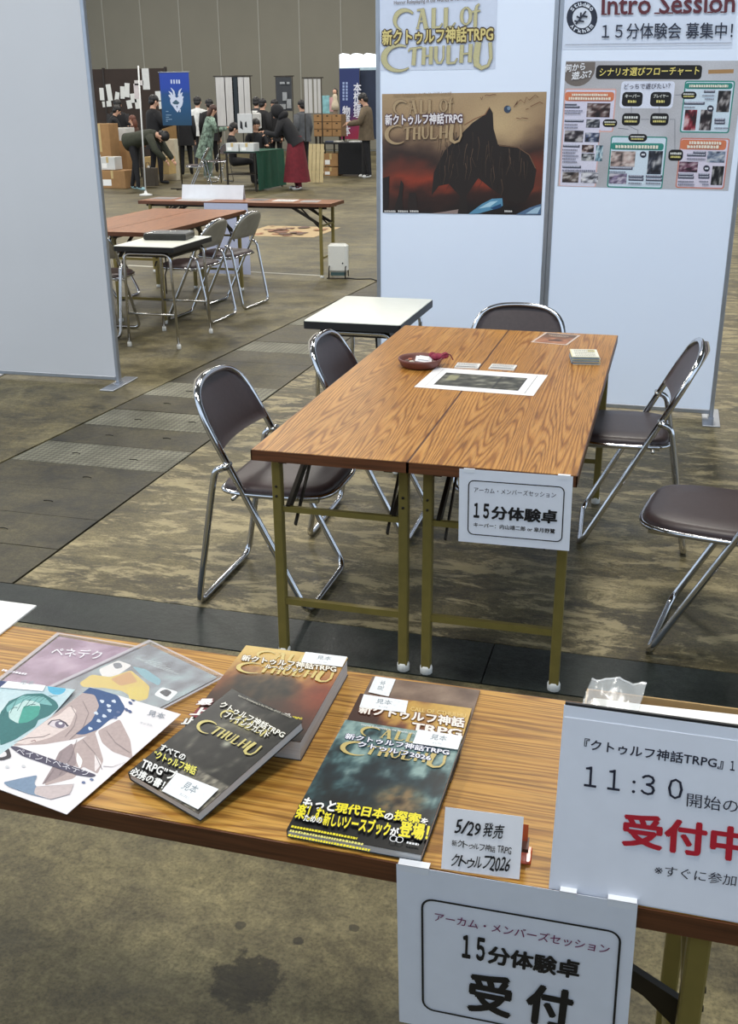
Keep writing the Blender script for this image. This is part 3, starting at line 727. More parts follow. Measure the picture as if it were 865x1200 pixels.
# stack on the right: brown, gold and dark blue
s = book('thin brown book at the bottom of the right stack, only its top edge showing', (.666, -1.372, .7029), .015, 0, .182, .257, .0026, (104, 84, 70))
s.grid(0, 0, .182, .257, 24, 30, lambda u, v: ramp3(.5+.9*fbm(u*3, v*5, 3)+.15*math.sin(18*math.hypot(u-.62, (v-.9)*1.2)), [(0, (92, 72, 60)), (.5, (118, 96, 82)), (1, (146, 124, 106))]))
q = crop(390, 790, 4.806); sticker(s, q((240, 15), (355, 32), (315, 130), (200, 105)), vert=True); s.done()
s = book('gold covered book in the middle of the right stack, half covered', (.6645, -1.445, .7047), .012, .030, .182, .257, .004, (176, 140, 70))
s.grid(0, 0, .182, .257, 24, 30, lambda u, v: ramp3(u*1.2-.25+.35*(v-.8)+.5*fbm(u*4, v*4, 8), [(0, (60, 32, 22)), (.22, (112, 60, 38)), (.42, (190, 148, 70)), (1, (208, 168, 84))]))
s.text('CALL OF CTHULHU', *q((438, 210), (750, 250), (440, 188)), (226, 196, 122), .01)
s.text('新クトゥルフ神話', *q((146, 222), (738, 305), (158, 172)), (240, 234, 226), .045, outline=(110, 62, 38), ow=.05)
s.text('TRPG', *q((443, 318), (720, 360), (452, 278)), (240, 234, 226), .04, outline=(110, 62, 38), ow=.05)
sticker(s, q((175, 118), (425, 155), (410, 222), (150, 190))); s.done()
s = book('dark teal rulebook lying on top of the right stack, yellow lettering at its foot', (.6635, -1.5435, .7145), -.012, .040, .182, .257, .0125, (30, 44, 48))
def teal(u, v):
    n = fbm(u*6, v*8, 1, 6); n2 = fbm(u*22, v*9, 4, 5); c = ramp3(.12+v*.8+.5*n+.28*n2, [(0, (14, 20, 22)), (.35, (26, 42, 46)), (.6, (54, 84, 88)), (1, (138, 164, 160))])
    c = lerp(c, (14, 30, 38), 1.15-abs((u-.5)*1.7)-abs((v-.50)*4.6)-.5*n)
    r = math.hypot((u-.70), (v-.36)*1.4); c = lerp(c, (126, 104, 72), 1.3*max(0, 1-r/.24)*(1.0+1.2*fbm(u*14, v*14, 5))); c = lerp(c, (34, 28, 22), max(0, 1.3-r/.05))
    return lerp(c, (14, 16, 18), (.24-v)*30)
s.grid(0, 0, .182, .257, 48, 60, teal)
q = crop(390, 790, 4.806)
a = s.px(*q((66, 372))[0]); b_ = s.px(*q((652, 464))[0])
logo(s, a[0], a[1], b_[0]-a[0], (196, 176, 112), None, (238, 240, 246), (42, 52, 84), jp=None, sub=False)
s.text('Horror Roleplaying in the Worlds of H.P. Lovecraft', *q((160, 297), (560, 366), (163, 282)), (225, 228, 230), .01)
s.text('新クトゥルフ神話TRPG', *q((68, 368), (652, 462), (78, 338)), (240, 240, 248), .03, outline=(44, 54, 92), ow=.07)
s.text('クトゥルフ2026', *q((140, 412), (550, 494), (147, 384)), (240, 240, 248), .03, outline=(44, 54, 92), ow=.07)
q3 = crop(320, 770, 3.327); YEL = (236, 222, 40); WHT = (244, 244, 240)
s.text('もっと', *q3((112, 590), (238, 607), (126, 552)), WHT, .05, outline=BLK)
s.text('現代日本', *q3((240, 609), (430, 636), (252, 572)), YEL, .05, outline=BLK)
s.text('の', *q3((432, 636), (464, 641), (440, 612)), WHT, .05, outline=BLK)
s.text('探索', *q3((470, 640), (570, 656), (480, 602)), YEL, .05, outline=BLK)
s.text('を', *q3((574, 657), (600, 661), (581, 633)), WHT, .05, outline=BLK)
s.text('楽しむ', *q3((85, 632), (190, 650), (103, 578)), YEL, .04, outline=BLK)
s.text('ための', *q3((118, 645), (188, 656), (126, 620)), WHT, .03, outline=BLK)
s.text('新しい', *q3((192, 660), (270, 674), (205, 612)), YEL, .04, outline=BLK)
s.text('ソースブック', *q3((272, 675), (452, 706), (284, 624)), YEL, .05, outline=BLK)
s.text('が', *q3((455, 700), (486, 706), (462, 670)), WHT, .05, outline=BLK)
s.text('登場！', *q3((488, 706), (600, 722), (502, 648)), YEL, .05, outline=BLK)
for k in range(3):
    a = s.px(*q3((72-k*6, 668+k*17))[0]); b_ = s.px(*q3((330+k*30, 712+k*14))[0])
    s.scribble(a[0], a[1]-.002, b_[0], .0042, YEL if k != 1 else (225, 218, 120), seed=k)
for dx in (0, 9): s.stroke([s.px(*q3((470+dx*2.6+14*math.cos(i*.4), 716+dx*.5+11*math.sin(i*.4)))[0]) for i in range(17)], .0012, (226, 228, 232), uv=True, lay=s.let)
a = s.px(*q3((520, 735))[0]); s.line('書籍', a[0], a[1], .004, (226, 228, 232), .03, w=.012) if False else s.scribble(a[0], a[1], a[0]+.016, .004, (226, 228, 232))
sticker(s, q((480, 322), (745, 360), (715, 438), (450, 400))); s.done()

# left: thick rulebook and the smaller guide leaning on it
s = book('thick rulebook with gold and dark brown cover, under the smaller black book', (.4425, -1.3765, .733), .018, 0, .182, .257, .033, (64, 44, 30))
def brown(u, v):
    n = fbm(u*4, v*5, 11, 6); n2 = fbm(u*13, v*13, 14, 5)
    c = ramp3(v+.16*n+.05*n2, [(0, (30, 22, 18)), (.35, (70, 42, 28)), (.55, (126, 74, 40)), (.74, (192, 148, 72)), (1, (214, 182, 100))])
    c = lerp(c, (132, 54, 34), min(.8, (u-.62)*2.6)*(1-abs(v-.5)*2)); d = math.hypot((u-.42)*1.35, (v-.50)*2.5+.2*n)
    return lerp(c, lerp((22, 18, 12), (62, 48, 32), .5+n2), (.52-d)*4.5)
s.grid(0, 0, .182, .257, 44, 56, brown); q = crop(230, 750, 4.806)
a = s.px(*q((252, 122))[0]); b_ = s.px(*q((788, 187))[0])
logo(s, a[0], a[1], b_[0]-a[0], (212, 190, 116), None, (244, 240, 232), (92, 66, 40), jp=None, sub=False)
s.text('新クトゥルフ神話TRPG', *q((254, 120), (786, 186), (264, 88)), (246, 240, 226), .03, outline=(98, 72, 40), ow=.07)
s.text('ルールブック', *q((388, 163), (602, 188), (394, 140)), (246, 240, 226), .03, outline=(98, 72, 40), ow=.07)
sticker(s, q((615, 72), (852, 100), (825, 158), (590, 130)))
q = crop(150, 800, 4.119)
s.poly(q((305, 122), (390, 128), (330, 175), (280, 162)), (128, 24, 44), lay=s.let)
s.text('最', *q((330, 112), (398, 112), (350, 84)), WHT, .06, outline=(120, 26, 44)); s.text('上', *q((300, 160), (375, 162), (325, 126)), WHT, .06, outline=(120, 26, 44)); s.text('止', *q((258, 205), (318, 205), (278, 172)), WHT, .06, outline=BLK)
a = s.px(*q((722, 160))[0]); s.line('TRPG', a[0], a[1], .006, WHT, .04); a = s.px(*q((790, 178))[0]); s.line('TRPG', a[0], a[1], .005, YEL, .04)
s.done()
s = book('smaller black guidebook tilted on the thick rulebook, white sticker at its corner', (.4048, -1.4881, .7185), -.4157, .1926, .148, .210, .0148, (26, 24, 24))
def guide(u, v):
    n = fbm(u*6, v*7, 21); c = ramp3(.3+.6*n+.2*v, [(0, (16, 16, 16)), (.5, (32, 31, 29)), (1, (88, 86, 78))])
    r = abs(math.hypot((u-.52), (v-.50)*1.3)-.30); c = lerp(c, (150, 146, 128), .6*max(0, 1-r/.05)*(.5+1.2*fbm(u*8, v*8, 2)))
    r = math.hypot(u-.56, (v-.56)*1.3); c = lerp(c, (196, 196, 176), max(0, 1-r/.07))
    c = lerp(c, (196, 184, 140), .55*max(0, 1-abs(v-.78)/.12)*max(0, 1-abs(u-.55)/.4))
    if v < .27 and u > .45: c = lerp((70, 66, 60), (150, 144, 128), .5+fbm(u*20, v*20, 7))
    return lerp(c, (14, 13, 13), (.20-v)*20) if u < .45 else c
s.grid(0, 0, .148, .210, 44, 56, guide)
a = s.px(*q((440, 122))[0]); b_ = s.px(*q((752, 275))[0])
logo(s, .014, .140, .122, (206, 192, 118), None, WHT, BLK, jp=None, sub=False)
s.text('Horror Roleplaying in the Worlds of H.P. Lovecraft', *q((532, 72), (788, 178), (537, 62)), (200, 196, 180), .01)
s.text('クトゥルフ神話TRPG', *q((440, 118), (745, 272), (462, 92)), (246, 244, 236), .025, outline=(84, 76, 44), ow=.05)
s.text('プレイングガイド', *q((462, 168), (674, 274), (478, 140)), (246, 244, 236), .025, outline=(84, 76, 44), ow=.05)
s.text('すべての', *q((150, 328), (268, 382), (168, 300)), WHT, .03, outline=BLK)
s.text('“クトゥルフ神話', *q((120, 365), (322, 452), (136, 328)), (236, 228, 96), .03, outline=BLK)
s.text('TRPG”プ', *q((60, 412), (222, 480), (82, 368)), WHT, .03, outline=BLK)
s.text('必携の書！', *q((8, 448), (165, 520), (30, 412)), WHT, .03, outline=BLK)
sticker(s, q((238, 440), (440, 520), (340, 618), (165, 528))); s.done()

# ---------------- booklets in clear sleeves, illustration prints, white board
UP3 = V((0, 0, 1))
def sp(s, pts, col): s.poly([tuple(p[:2]) for p in rounded([(x, y, 0) for x, y in pts], 3, 3, True)], col)
def flat(name, corner, yaw, w, h, label, cat, group, base, z, thick=.0008, rough=.35, coat=.2, tilt=0.0):
    """corner = (frame pixel, 'tl' or 'tr' or 'br')"""
    (x, y), which = corner; P = G(x, y, z); c, s_ = math.cos(yaw), math.sin(yaw); ux = V((c, s_, 0)); uy = V((-s_*math.cos(tilt), c*math.cos(tilt), math.sin(tilt)))
    O = P - (ux*w if which[1] == 'r' else ux*0) - (uy*h if which[0] == 't' else uy*0)
    return Sheet(name, O, ux, uy, w, h, label, cat, group, thick=thick, base=base, rough=rough, coat=coat)
def sleeve(s, m=.010):
    b = MB(); b.box((-m, -m, -.0013), (s.w+m, s.h+m, -.0011)); b.box((-m, -m, .0016), (s.w+m, s.h+m, .0018)); b.build('clear_sleeve', clear_plastic('sleeve_film', .06), s.o)
    b = MB()
    for lo, hi in (((-m, -m), (s.w+m, -m+.005)), ((-m, s.h+m-.004), (s.w+m, s.h+m)), ((-m, -m+.005), (-m+.008, s.h+m-.004)), ((s.w+m-.004, -m+.005), (s.w+m, s.h+m-.004))): b.box((*lo, .0018), (*hi, .0021))
    b.build('sleeve_seam', clear_plastic('seam_film', .42, (232, 228, 234)), s.o)
GB = 'illustrated booklets at the left of the nearest table'
s = flat('booklet', ((69, 746), 'tl'), -.05, .182, .257, 'mauve booklet in a clear sleeve, furthest back of the left booklets', 'booklet', GB, (168, 140, 160), .7018)
s.grid(0, 0, .182, .257, 20, 28, lambda u, v: ramp3(.5+.9*fbm(u*4, v*5, 31), [(0, (128, 96, 118)), (.5, (154, 122, 146)), (1, (186, 160, 178))]))
q = crop(0, 690, 3.204); s.text('ペネデク', *q((190, 252), (380, 268), (200, 220)), (238, 232, 240), .01)
a = s.px(*q((5, 310))[0]); s.scribble(a[0], a[1], a[0]+.05, .006, (232, 226, 236)); sleeve(s); s.done()
s = flat('booklet', ((174, 755), 'tl'), -.43, .182, .257, 'grey-blue booklet with a yellow coated figure, in a clear sleeve', 'booklet', GB, (150, 156, 164), .7053)
s.grid(0, 0, .182, .257, 22, 30, lambda u, v: ramp3(.45+.8*fbm(u*5, v*6, 41)+.3*(u-.5), [(0, (118, 118, 124)), (.5, (146, 152, 158)), (1, (166, 188, 190))]))
q = crop(60, 730, 4.325)
sp(s, q((240, 235), (340, 190), (410, 215), (330, 270), (260, 275)), (228, 224, 222)); sp(s, q((310, 205), (350, 200), (365, 225), (325, 235)), (120, 122, 130))
sp(s, q((142, 305), (205, 262), (300, 275), (405, 240), (500, 322), (490, 385), (440, 398), (360, 345), (270, 330), (160, 325)), (214, 186, 88))
sp(s, q((300, 285), (400, 245), (440, 300), (350, 320)), (200, 152, 92)); sp(s, q((380, 330), (470, 320), (490, 380), (400, 392)), (218, 194, 84))
sp(s, q((410, 220), (480, 235), (560, 290), (545, 320), (470, 280)), (128, 172, 184)); sp(s, q((520, 365), (560, 325), (645, 350), (595, 398)), (236, 238, 240)); sp(s, q((545, 350), (585, 335), (615, 352), (585, 378)), (60, 60, 66))
for k in range(5): s.stroke(q((430+k*22, 180+k*10), (560+k*22, 205+k*14)), .0012, (196, 206, 208))
sleeve(s); s.done()
s = flat('illustration_print', ((88, 808), 'tr'), .05, .182, .257, 'turquoise illustration print of a face, partly under the pink-haired print', 'print', GB, (200, 216, 222), .7112, .0008, tilt=.036, rough=.6, coat=0.0)
q = crop(0, 770, 5.767)
s.grid(0, 0, .182, .257, 16, 20, lambda u, v: ramp3(.5+.8*fbm(u*3, v*4, 51), [(0, (170, 200, 210)), (1, (206, 222, 226))]))
sp(s, q((-60, 130), (85, 140), (20, 205), (-60, 220)), (52, 66, 112))
def blob(s, f, cx, cy, rx, ry, col, n=18, rot=0.0, j=0.0):
    r = math.radians(rot); pts = []
    for i in range(n):
        a = 2*math.pi*i/n; k = 1+j*math.sin(a*5+cx); x, y = rx*k*math.cos(a), ry*k*math.sin(a); pts.append((cx+x*math.cos(r)-y*math.sin(r), cy+x*math.sin(r)+y*math.cos(r)))
    s.poly(f(*pts), col)
blob(s, q, 385, 208, 62, 48, (84, 172, 206))
sp(s, q((-40, 560), (0, 380), (60, 300), (170, 250), (290, 245), (380, 300), (400, 340), (330, 400), (250, 430), (150, 520), (40, 560)), (48, 112, 114))
sp(s, q((60, 345), (150, 290), (265, 300), (275, 350), (215, 430), (120, 450), (60, 415)), (186, 214, 212)); sp(s, q((120, 450), (160, 330), (275, 330), (260, 395), (200, 440)), (66, 156, 142))
sp(s, q((40, 340), (150, 262), (300, 268), (360, 330), (280, 318), (190, 285), (100, 330), (50, 380)), (118, 176, 176))
for x0, y0, x1, y1 in ((75, 355, 118, 342), (180, 335, 240, 322)): s.stroke(q((x0, y0), ((x0+x1)/2, y0-14), (x1, y1)), .0018, (34, 78, 84))
for k in range(7): s.stroke(q((20+k*48, 400-k*18), (60+k*50, 300-k*6), (150+k*40, 262)), .0010, (40, 96, 100))
sp(s, q((0, 530), (130, 470), (270, 400), (240, 470), (100, 560), (0, 600)), (46, 110, 112))
sticker(s, q((80, 140), (345, 160), (290, 235), (0, 210)), small=False); s.done()
s = flat('illustration_print', ((212, 837), 'tr'), -.205, .182, .257, 'illustration print of a pale-haired face wearing a blue flower, nearest the table corner', 'print', GB, (226, 222, 225), .7170, .0008, tilt=.052, rough=.6, coat=0.0)
HAIR = (180, 162, 160); HA2 = (150, 134, 137); SKIN = (220, 204, 200); BL = (50, 82, 130)
sp(s, q((440, 300), (560, 230), (680, 250), (720, 400), (640, 520), (480, 560), (300, 590), (90, 600), (60, 570), (200, 500), (330, 400)), HAIR)
sp(s, q((90, 582), (330, 420), (400, 390), (470, 330), (520, 360), (470, 470), (340, 545), (180, 590)), SKIN)
sp(s, q((420, 640), (640, 500), (700, 700), (660, 790), (560, 740), (500, 820), (300, 870), (360, 740)), HAIR); sp(s, q((400, 640), (490, 580), (520, 720), (430, 800), (280, 865), (350, 750)), HA2)
sp(s, q((660, 500), (810, 420), (880, 560), (900, 690), (760, 640), (690, 580)), HAIR); sp(s, q((520, 640), (560, 700), (540, 760), (515, 700)), (244, 240, 240)); sp(s, q((640, 650), (690, 720), (640, 780)), (230, 220, 220))
sp(s, q((445, 285), (470, 240), (540, 215), (590, 205), (690, 208), (800, 262), (848, 345), (815, 398), (740, 425), (665, 490), (570, 525), (505, 522), (620, 430), (672, 330), (640, 255), (540, 240)), BL)
for cx, cy in ((740, 362), (735, 330), (668, 432), (610, 484), (690, 300), (770, 300), (705, 400), (650, 380)): blob(s, q, cx, cy, 16, 11, (206, 216, 230), 8, 20, .2)
for cx, cy in ((470, 262), (515, 245)): blob(s, q, cx, cy, 26, 12, (56, 84, 122), 8, -25)
blob(s, q, 392, 455, 66, 26, (214, 204, 210), rot=8); blob(s, q, 405, 458, 34, 24, (112, 104, 124), rot=8); blob(s, q, 410, 450, 14, 9, (232, 230, 236))
s.stroke(q((325, 458), (350, 432), (400, 425), (440, 445), (460, 470)), .0028, (74, 66, 82)); s.stroke(q((210, 572), (235, 562), (240, 572)), .0016, (150, 110, 112)); s.stroke(q((95, 578), (190, 548), (290, 540), (340, 520)), .0012, (140, 124, 128))
for pts in (((480, 330), (520, 400), (500, 470), (440, 540)), ((560, 300), (600, 380), (560, 480), (470, 560)), ((560, 560), (640, 650), (690, 760)), ((420, 640), (380, 740), (300, 850)), ((520, 560), (480, 680), (400, 800)), ((720, 500), (780, 580), (880, 650)), ((700, 740), (760, 745), (865, 715))): s.stroke(q(*pts), .0009, (140, 126, 130), clip=True)
for cx, cy in ((800, 375), (565, 850), (620, 830), (160, 740), (50, 745), (780, 412)): blob(s, q, cx, cy, 14, 9, (96, 112, 150) if cx > 400 else (206, 208, 212), 7, 10)
sp(s, q((60, 605), (110, 605), (655, 800), (620, 815), (520, 800), (150, 670)), (74, 70, 92))
s.text('ペイントペネデク', *q((110, 655), (600, 815), (118, 612)), (214, 212, 222), .0)
sp(s, q((-30, 640), (60, 615), (80, 680), (20, 700), (-30, 700)), (60, 56, 66)); sp(s, q((-20, 655), (40, 640), (50, 670), (0, 685)), (226, 222, 226))
sp(s, q((20, 850), (150, 820), (255, 800), (230, 860), (330, 960), (200, 930), (60, 880)), (120, 142, 168)); sp(s, q((240, 880), (500, 860), (470, 930), (340, 965), (230, 930)), (198, 184, 184)); s.stroke(q((240, 880), (500, 862), (470, 930), (340, 965)), .001, (170, 160, 166), clip=True)
q1 = crop(0, 690, 3.204)
s.text('見本', *q1((552, 476), (615, 492), (562, 456)), (150, 156, 166), .01); s.text('サンプル', *q1((525, 508), (572, 520), (528, 500)), (170, 174, 182), 0)
for dx, dy in ((490, 430), (475, 455), (488, 462), (500, 418)): blob(s, q1, dx, dy, 9, 5, (74, 90, 132), 7, 30)
s.done()
P = G(43, 709, .7045)
b = MB(); b.box((P.x-.30, P.y-.21, .7003), (P.x, P.y, .7045), .001)
tag(b.build('white_board', mat('white_card', (244, 242, 238), .5, noise=.02)), 'blank white card sheet at the left end of the nearest table', 'card')

# ---------------- cardboard tray with papers and a plastic bag behind the notice
P = G(688, 808, .722)
t = thing('cardboard_tray', 'shallow brown cardboard tray behind the standing notice', 'tray', (P.x, P.y-.25, .7), 0)
KR = mat('cardboard', (178, 146, 98), .75, noise=.08, nscale=25)
b = MB(); b.box((0, 0, 0), (.27, .25, .003)); b.build('bottom', KR, t)
for lo, hi in (((0, 0, .003), (.27, .003, .024)), ((0, .247, .003), (.27, .25, .024)), ((0, .003, .003), (.003, .247, .024)), ((.267, .003, .003), (.27, .247, .024))):
    b = MB(); b.box(lo, hi); b.build('side', KR, t)
for k in range(3):
    b = MB(); rz = (.02, -.03, .05)[k]; b.box((0, 0, 0), (.21, .19, .0012)); o = b.build('paper_sheet', mat('white_card', (244, 242, 238)))
    o.location = (P.x+.018+.012*k, P.y-.235+.010*k, .704+.0135+.0016*k); o.rotation_euler = (0, 0, rz)
    tag(o, ['bottom white sheet in the cardboard tray', 'middle white sheet in the cardboard tray', 'top white sheet in the cardboard tray, slightly turned'][k], 'paper', 'papers in the cardboard tray')
b = MB(); b.box((.012, .012, .0032), (.255, .235, .0174)); o = b.build('paper_stack', mat('page_stack', (232, 230, 224), .7, noise=.05), None); o.location = (P.x, P.y-.25, .7); tag(o, 'stack of white paper filling the cardboard tray', 'paper stack')
# crumpled zip bag
b = MB(); NX_, NY_ = 12, 8
A0, A1, A2 = G(687, 812, .728), G(745, 812, .728), G(690, 800, .745)
vs = []; rnd = random.Random(3)
for j in range(NY_+1):
    for i in range(NX_+1):
        u, v = i/NX_, j/NY_; vs.append((P.x-.004+u*.085+.01*v, P.y-.075+v*.085+.012*u, .727+.004*rnd.random()+.007*v*(1-.4*u)+.004*math.sin(9*u+4*v)*v))
n_ = (NX_+1)*(NY_+1); fq = [(j*(NX_+1)+i, j*(NX_+1)+i+1, (j+1)*(NX_+1)+i+1, (j+1)*(NX_+1)+i) for j in range(NY_) for i in range(NX_)]
b.add(vs, fq, True); b.add([(x, y, z+.0025+.003*rnd.random()) for x, y, z in vs], fq, True)
t = thing('plastic_bag', 'crumpled clear plastic zip bag on the left end of the cardboard tray', 'bag', (0, 0, 0))
b.build('bag_film', clear_plastic('bag_film', .22, (240, 244, 246)), t)
b = MB(); b.tube([(p[0], p[1], p[2]+.002) for p in vs[-(NX_+1):]], .0016, 6); b.build('zip_strip', clear_plastic('zip_film', .6, (236, 238, 240)), t)

# ================================================================== ON THE MIDDLE TABLE
TT = .7
s = Sheet('map_sheet', (.284, .777, TT+.0013), (1, -.045, 0), (.045, 1, 0), .405, .292, 'white sheet with a dark map photo, lying flat on the middle table', 'map', base=(240, 238, 238), thick=.0006)
q = crop(455, 410, 4.553)
def mapf(u, v):
    n = fbm(u*7, v*5, 61); c = ramp3(.45+.9*n, [(0, (34, 34, 30)), (.5, (72, 72, 62)), (1, (132, 130, 116))])
    if .05 < u < .2 and .45 < v < .85: c = lerp(c, (176, 172, 128), .7)
    return lerp(c, (24, 24, 24), 1 if abs(u-.69) < .012 else 0)
A = s.px(*q((242, 185))[0]); B = s.px(*q((690, 222))[0]); D = s.px(*q((298, 120))[0])
s.rect(A[0], A[1], B[0], D[1], (24, 24, 24)); s.grid(A[0]+.004, A[1]+.004, B[0]-.004, D[1]-.004, 40, 22, mapf)
s.stroke([(.372, .02), (.372, .272)], .0016, (60, 60, 64), uv=True); s.stroke([(.032, .02), (.032, .272)], .0012, (150, 150, 154), uv=True); s.done()
for k, (x0, y0, w_, yaw, lab) in enumerate(((.362, 1.078, .086, .03, 'small white card on the far edge of the map sheet, left of its twin'), (.484, 1.090, .092, -.02, 'small white card beside the map sheet, the right one of two'))):
    c, sn = math.cos(yaw), math.sin(yaw)
    s = Sheet('character_card', (x0, y0, TT+.0042), (c, sn, 0), (-sn, c, 0), w_, .074, lab, 'card', 'small cards by the map', base=(232, 230, 226), thick=.004)
    s.rect(.004, .004, w_-.004, .026, (196, 196, 192)); 
    for j in range(3): s.scribble(.006, .034+.012*j, w_-.008, .005, (150, 148, 146), seed=k*5+j)
    s.scribble(.006, .010, w_-.01, .007, (120, 120, 122), seed=9+k); s.done()
# clay tray with tokens
t = thing('dice_tray', 'round brown clay bowl at the left of the map sheet', 'bowl', (.236, 1.075, TT), 0)
b = MB(); b.lathe([(.058, 0), (.070, .006), (.080, .026), (.081, .033), (.076, .033), (.070, .022), (.060, .010), (.001, .008)], n=28); b.build('bowl', mat('terracotta', (110, 64, 56), .5, noise=.12, nscale=18), t)
def small(name, mb, m, label, cat, loc, rz=0, tilt=(0, 0)):
    o = mb.build(name, m); o.location = loc; o.rotation_euler = (*tilt, rz); return tag(o, label, cat)
b = MB()
b.prism([(-.03, -.02), (.005, -.026), (.03, -.018), (.034, .012), (.012, .022), (-.024, .02)], 0, .003); b.prism([(-.02, -.012), (.02, -.016), (.024, .014), (-.012, .018)], .003, .007)
small('paper_scrap', b, mat('scrap_white', (226, 224, 224), .6, noise=.05), 'folded white paper scrap in the brown bowl', 'paper', (.246, 1.075, TT+.026), .3, (.25, .1))
b = MB(); b.ell((0, 0, 0), .026, .019, .014); b.ell((.026, .008, .004), .014, .013, .012); b.ell((-.02, .012, .004), .014, .012, .011)
t2 = thing('red_pouch', 'crumpled dark red cloth pouch on the rim of the brown bowl', 'pouch', (.296, 1.10, TT+.033), .2)
b.build('pouch_body', mat('red_cloth', (140, 44, 66), .8, noise=.25, nscale=60, bump=.4), t2)
b = MB(); b.tube([(.012, -.012, .006), (.03, -.004, .014), (.045, .008, .006), (.056, .004, -.012)], .002, 6); b.build('drawstring', mat('red_cord', (120, 40, 60), .8, noise=.1), t2)
for k, (dx, dy, cc) in enumerate(((-.04, .012, (170, 96, 70)), (-.046, -.012, (92, 70, 60)), (-.026, -.024, (196, 190, 176)))):
    b = MB(); b.box((-.008, -.008, 0), (.008, .008, .016), .002)
    small('die', b, mat('die_%d' % k, cc, .35, noise=.05), ['orange brown die in the brown bowl', 'dark brown die in the brown bowl', 'pale die at the near side of the brown bowl'][k], 'die', (.236+dx, 1.075+dy, TT+.009), .4*k)['group'] = 'dice in the brown bowl'
# booklet print and card deck
c, sn = math.cos(-.17), math.sin(-.17)
s = Sheet('flyer', (.572, 1.580, TT+.0014), (c, sn, 0), (-sn, c, 0), .148, .205, 'small brown picture flyer at the far end of the middle table', 'flyer', base=(206, 188, 176), thick=.0008)
s.grid(.009, .009, .139, .196, 16, 22, lambda u, v: ramp3(1-v+.35*fbm(u*4, v*6, 71), [(0, (96, 76, 62)), (.45, (128, 84, 56)), (.7, (190, 130, 90)), (1, (150, 96, 66))]))
s.poly([(.05, .07), (.08, .085), (.115, .075), (.10, .055), (.06, .052)], (70, 44, 32), uv=True); s.scribble(.03, .15, .115, .009, (214, 196, 178)); s.scribble(.04, .135, .105, .006, (206, 190, 172)); s.done()
t = thing('card_deck', 'thick stack of small cards near the right edge of the middle table', 'cards', (.768, 1.235, TT), .16)
for k in range(9):
    b = MB(); r_ = random.Random(k); dx, dy = r_.uniform(-.004, .004), r_.uniform(-.004, .004); z = .0032*k
    b.box((dx, dy, z), (.098+dx, .13+dy, z+.0026)); b.build('card', mat('card_edge_%d' % (k % 3), [(214, 214, 200), (120, 140, 160), (228, 220, 170)][k % 3], .5, noise=.05), t)
M_ = Matrix.Rotation(.16, 4, 'Z'); ux = M_ @ V((1, 0, 0)); uy = M_ @ V((0, 1, 0))
s = Sheet('card_face', V((.768, 1.235, TT+.0290))+ux*.001, ux, uy, .098, .13, '', '', obj=t)
s.art.z = .0290; s.let.z = .0296
s.rect(.001, .001, .097, .129, (240, 238, 222))
for j in range(5): s.scribble(.012, .018+.022*j, .085, .008, (150, 148, 136), seed=j)
s.rect(.062, .085, .088, .118, (206, 196, 130)); s.done()

# ================================================================== POSTERS ON THE PANELS
YP = 3.1265
def poster(name, label, bl, w, h, base, group='posters on the white panels', ux=(1, 0, 0), rough=.45, y=YP):
    return Sheet(name, (bl[0], y, bl[1]), ux, (-ux[2], 0, 1), w, h, label, 'poster', group, base=base, thick=.0008, dz=.00003, rough=rough)
s = poster('title_sheet', 'pale sheet with the gold two-row title lettering, above the brown poster', (-.472, 1.748), .610, .44, (208, 216, 234))
q = crop(440, 0, 5.767)
A = s.px(*q((45, 302))[0]); B = s.px(*q((800, 292))[0]); logo(s, A[0], A[1], B[0]-A[0], (200, 192, 146), (158, 150, 128), (222, 204, 132), (78, 58, 30), dv=(0, 1.06)); s.done()
s = poster('brown_poster', 'large dark brown picture poster hanging below the pale title sheet', (-.452, 1.036), .857, .60, (60, 40, 30), ux=(1, 0, .004))
def sky(u, v):
    n = fbm(u*2.2, v*3, 81); n2 = fbm(u*7, v*7, 83)
    c = ramp3(v+.16*n+.05*n2, [(0, (26, 18, 16)), (.14, (58, 30, 22)), (.24, (148, 56, 34)), (.36, (104, 48, 34)), (.46, (52, 36, 30)), (.58, (92, 70, 56)), (.72, (168, 138, 104)), (1, (176, 148, 112))])
    c = lerp(c, (206, 178, 134), .8*max(0, 1-math.hypot((u-.72)*1.6, (v-.74)*1.5)/.42))
    return lerp(c, (66, 44, 36), .7*max(0, (abs(u-.5)-.36)/.14)*(1-v))
s.grid(0, 0, .857, .60, 60, 44, sky)
q = crop(445, 100, 4.325); DK = (36, 27, 23)
# generic dark crags: a jagged peak and a rounded rock mass
s.poly(q((262, 560), (275, 440), (330, 330), (420, 240), (470, 190), (530, 150), (556, 108), (574, 140), (578, 220), (600, 300), (700, 312), (760, 350), (795, 430), (780, 520), (740, 590), (690, 600), (620, 560), (560, 520), (500, 470), (440, 560), (445, 640), (400, 650), (405, 560), (350, 500), (300, 510)), DK)
rnd = random.Random(5)
for k in range(60):
    x = rnd.uniform(300, 760); y = rnd.uniform(300, 480) if x > 560 else rnd.uniform(230, 440)
    s.stroke(q((x, y), (x+rnd.uniform(-14, 10), y+rnd.uniform(30, 70)), (x+rnd.uniform(-24, 16), y+rnd.uniform(80, 120))), .004, lerp(DK, (104, 80, 64), rnd.random()**1.5), w1=.0008)
s.stroke(q((430, 200), (480, 170), (535, 148), (556, 112)), .004, (150, 106, 76)); s.stroke(q((605, 305), (700, 314), (758, 352), (790, 420)), .004, (120, 88, 66))
s.poly(q((70, 640), (95, 560), (108, 480), (122, 500), (115, 580), (120, 640)), DK); s.poly(q((140, 640), (150, 545), (185, 545), (195, 640)), (40, 28, 24)); s.poly(q((15, 470), (50, 460), (45, 620), (15, 650)), (34, 24, 22))
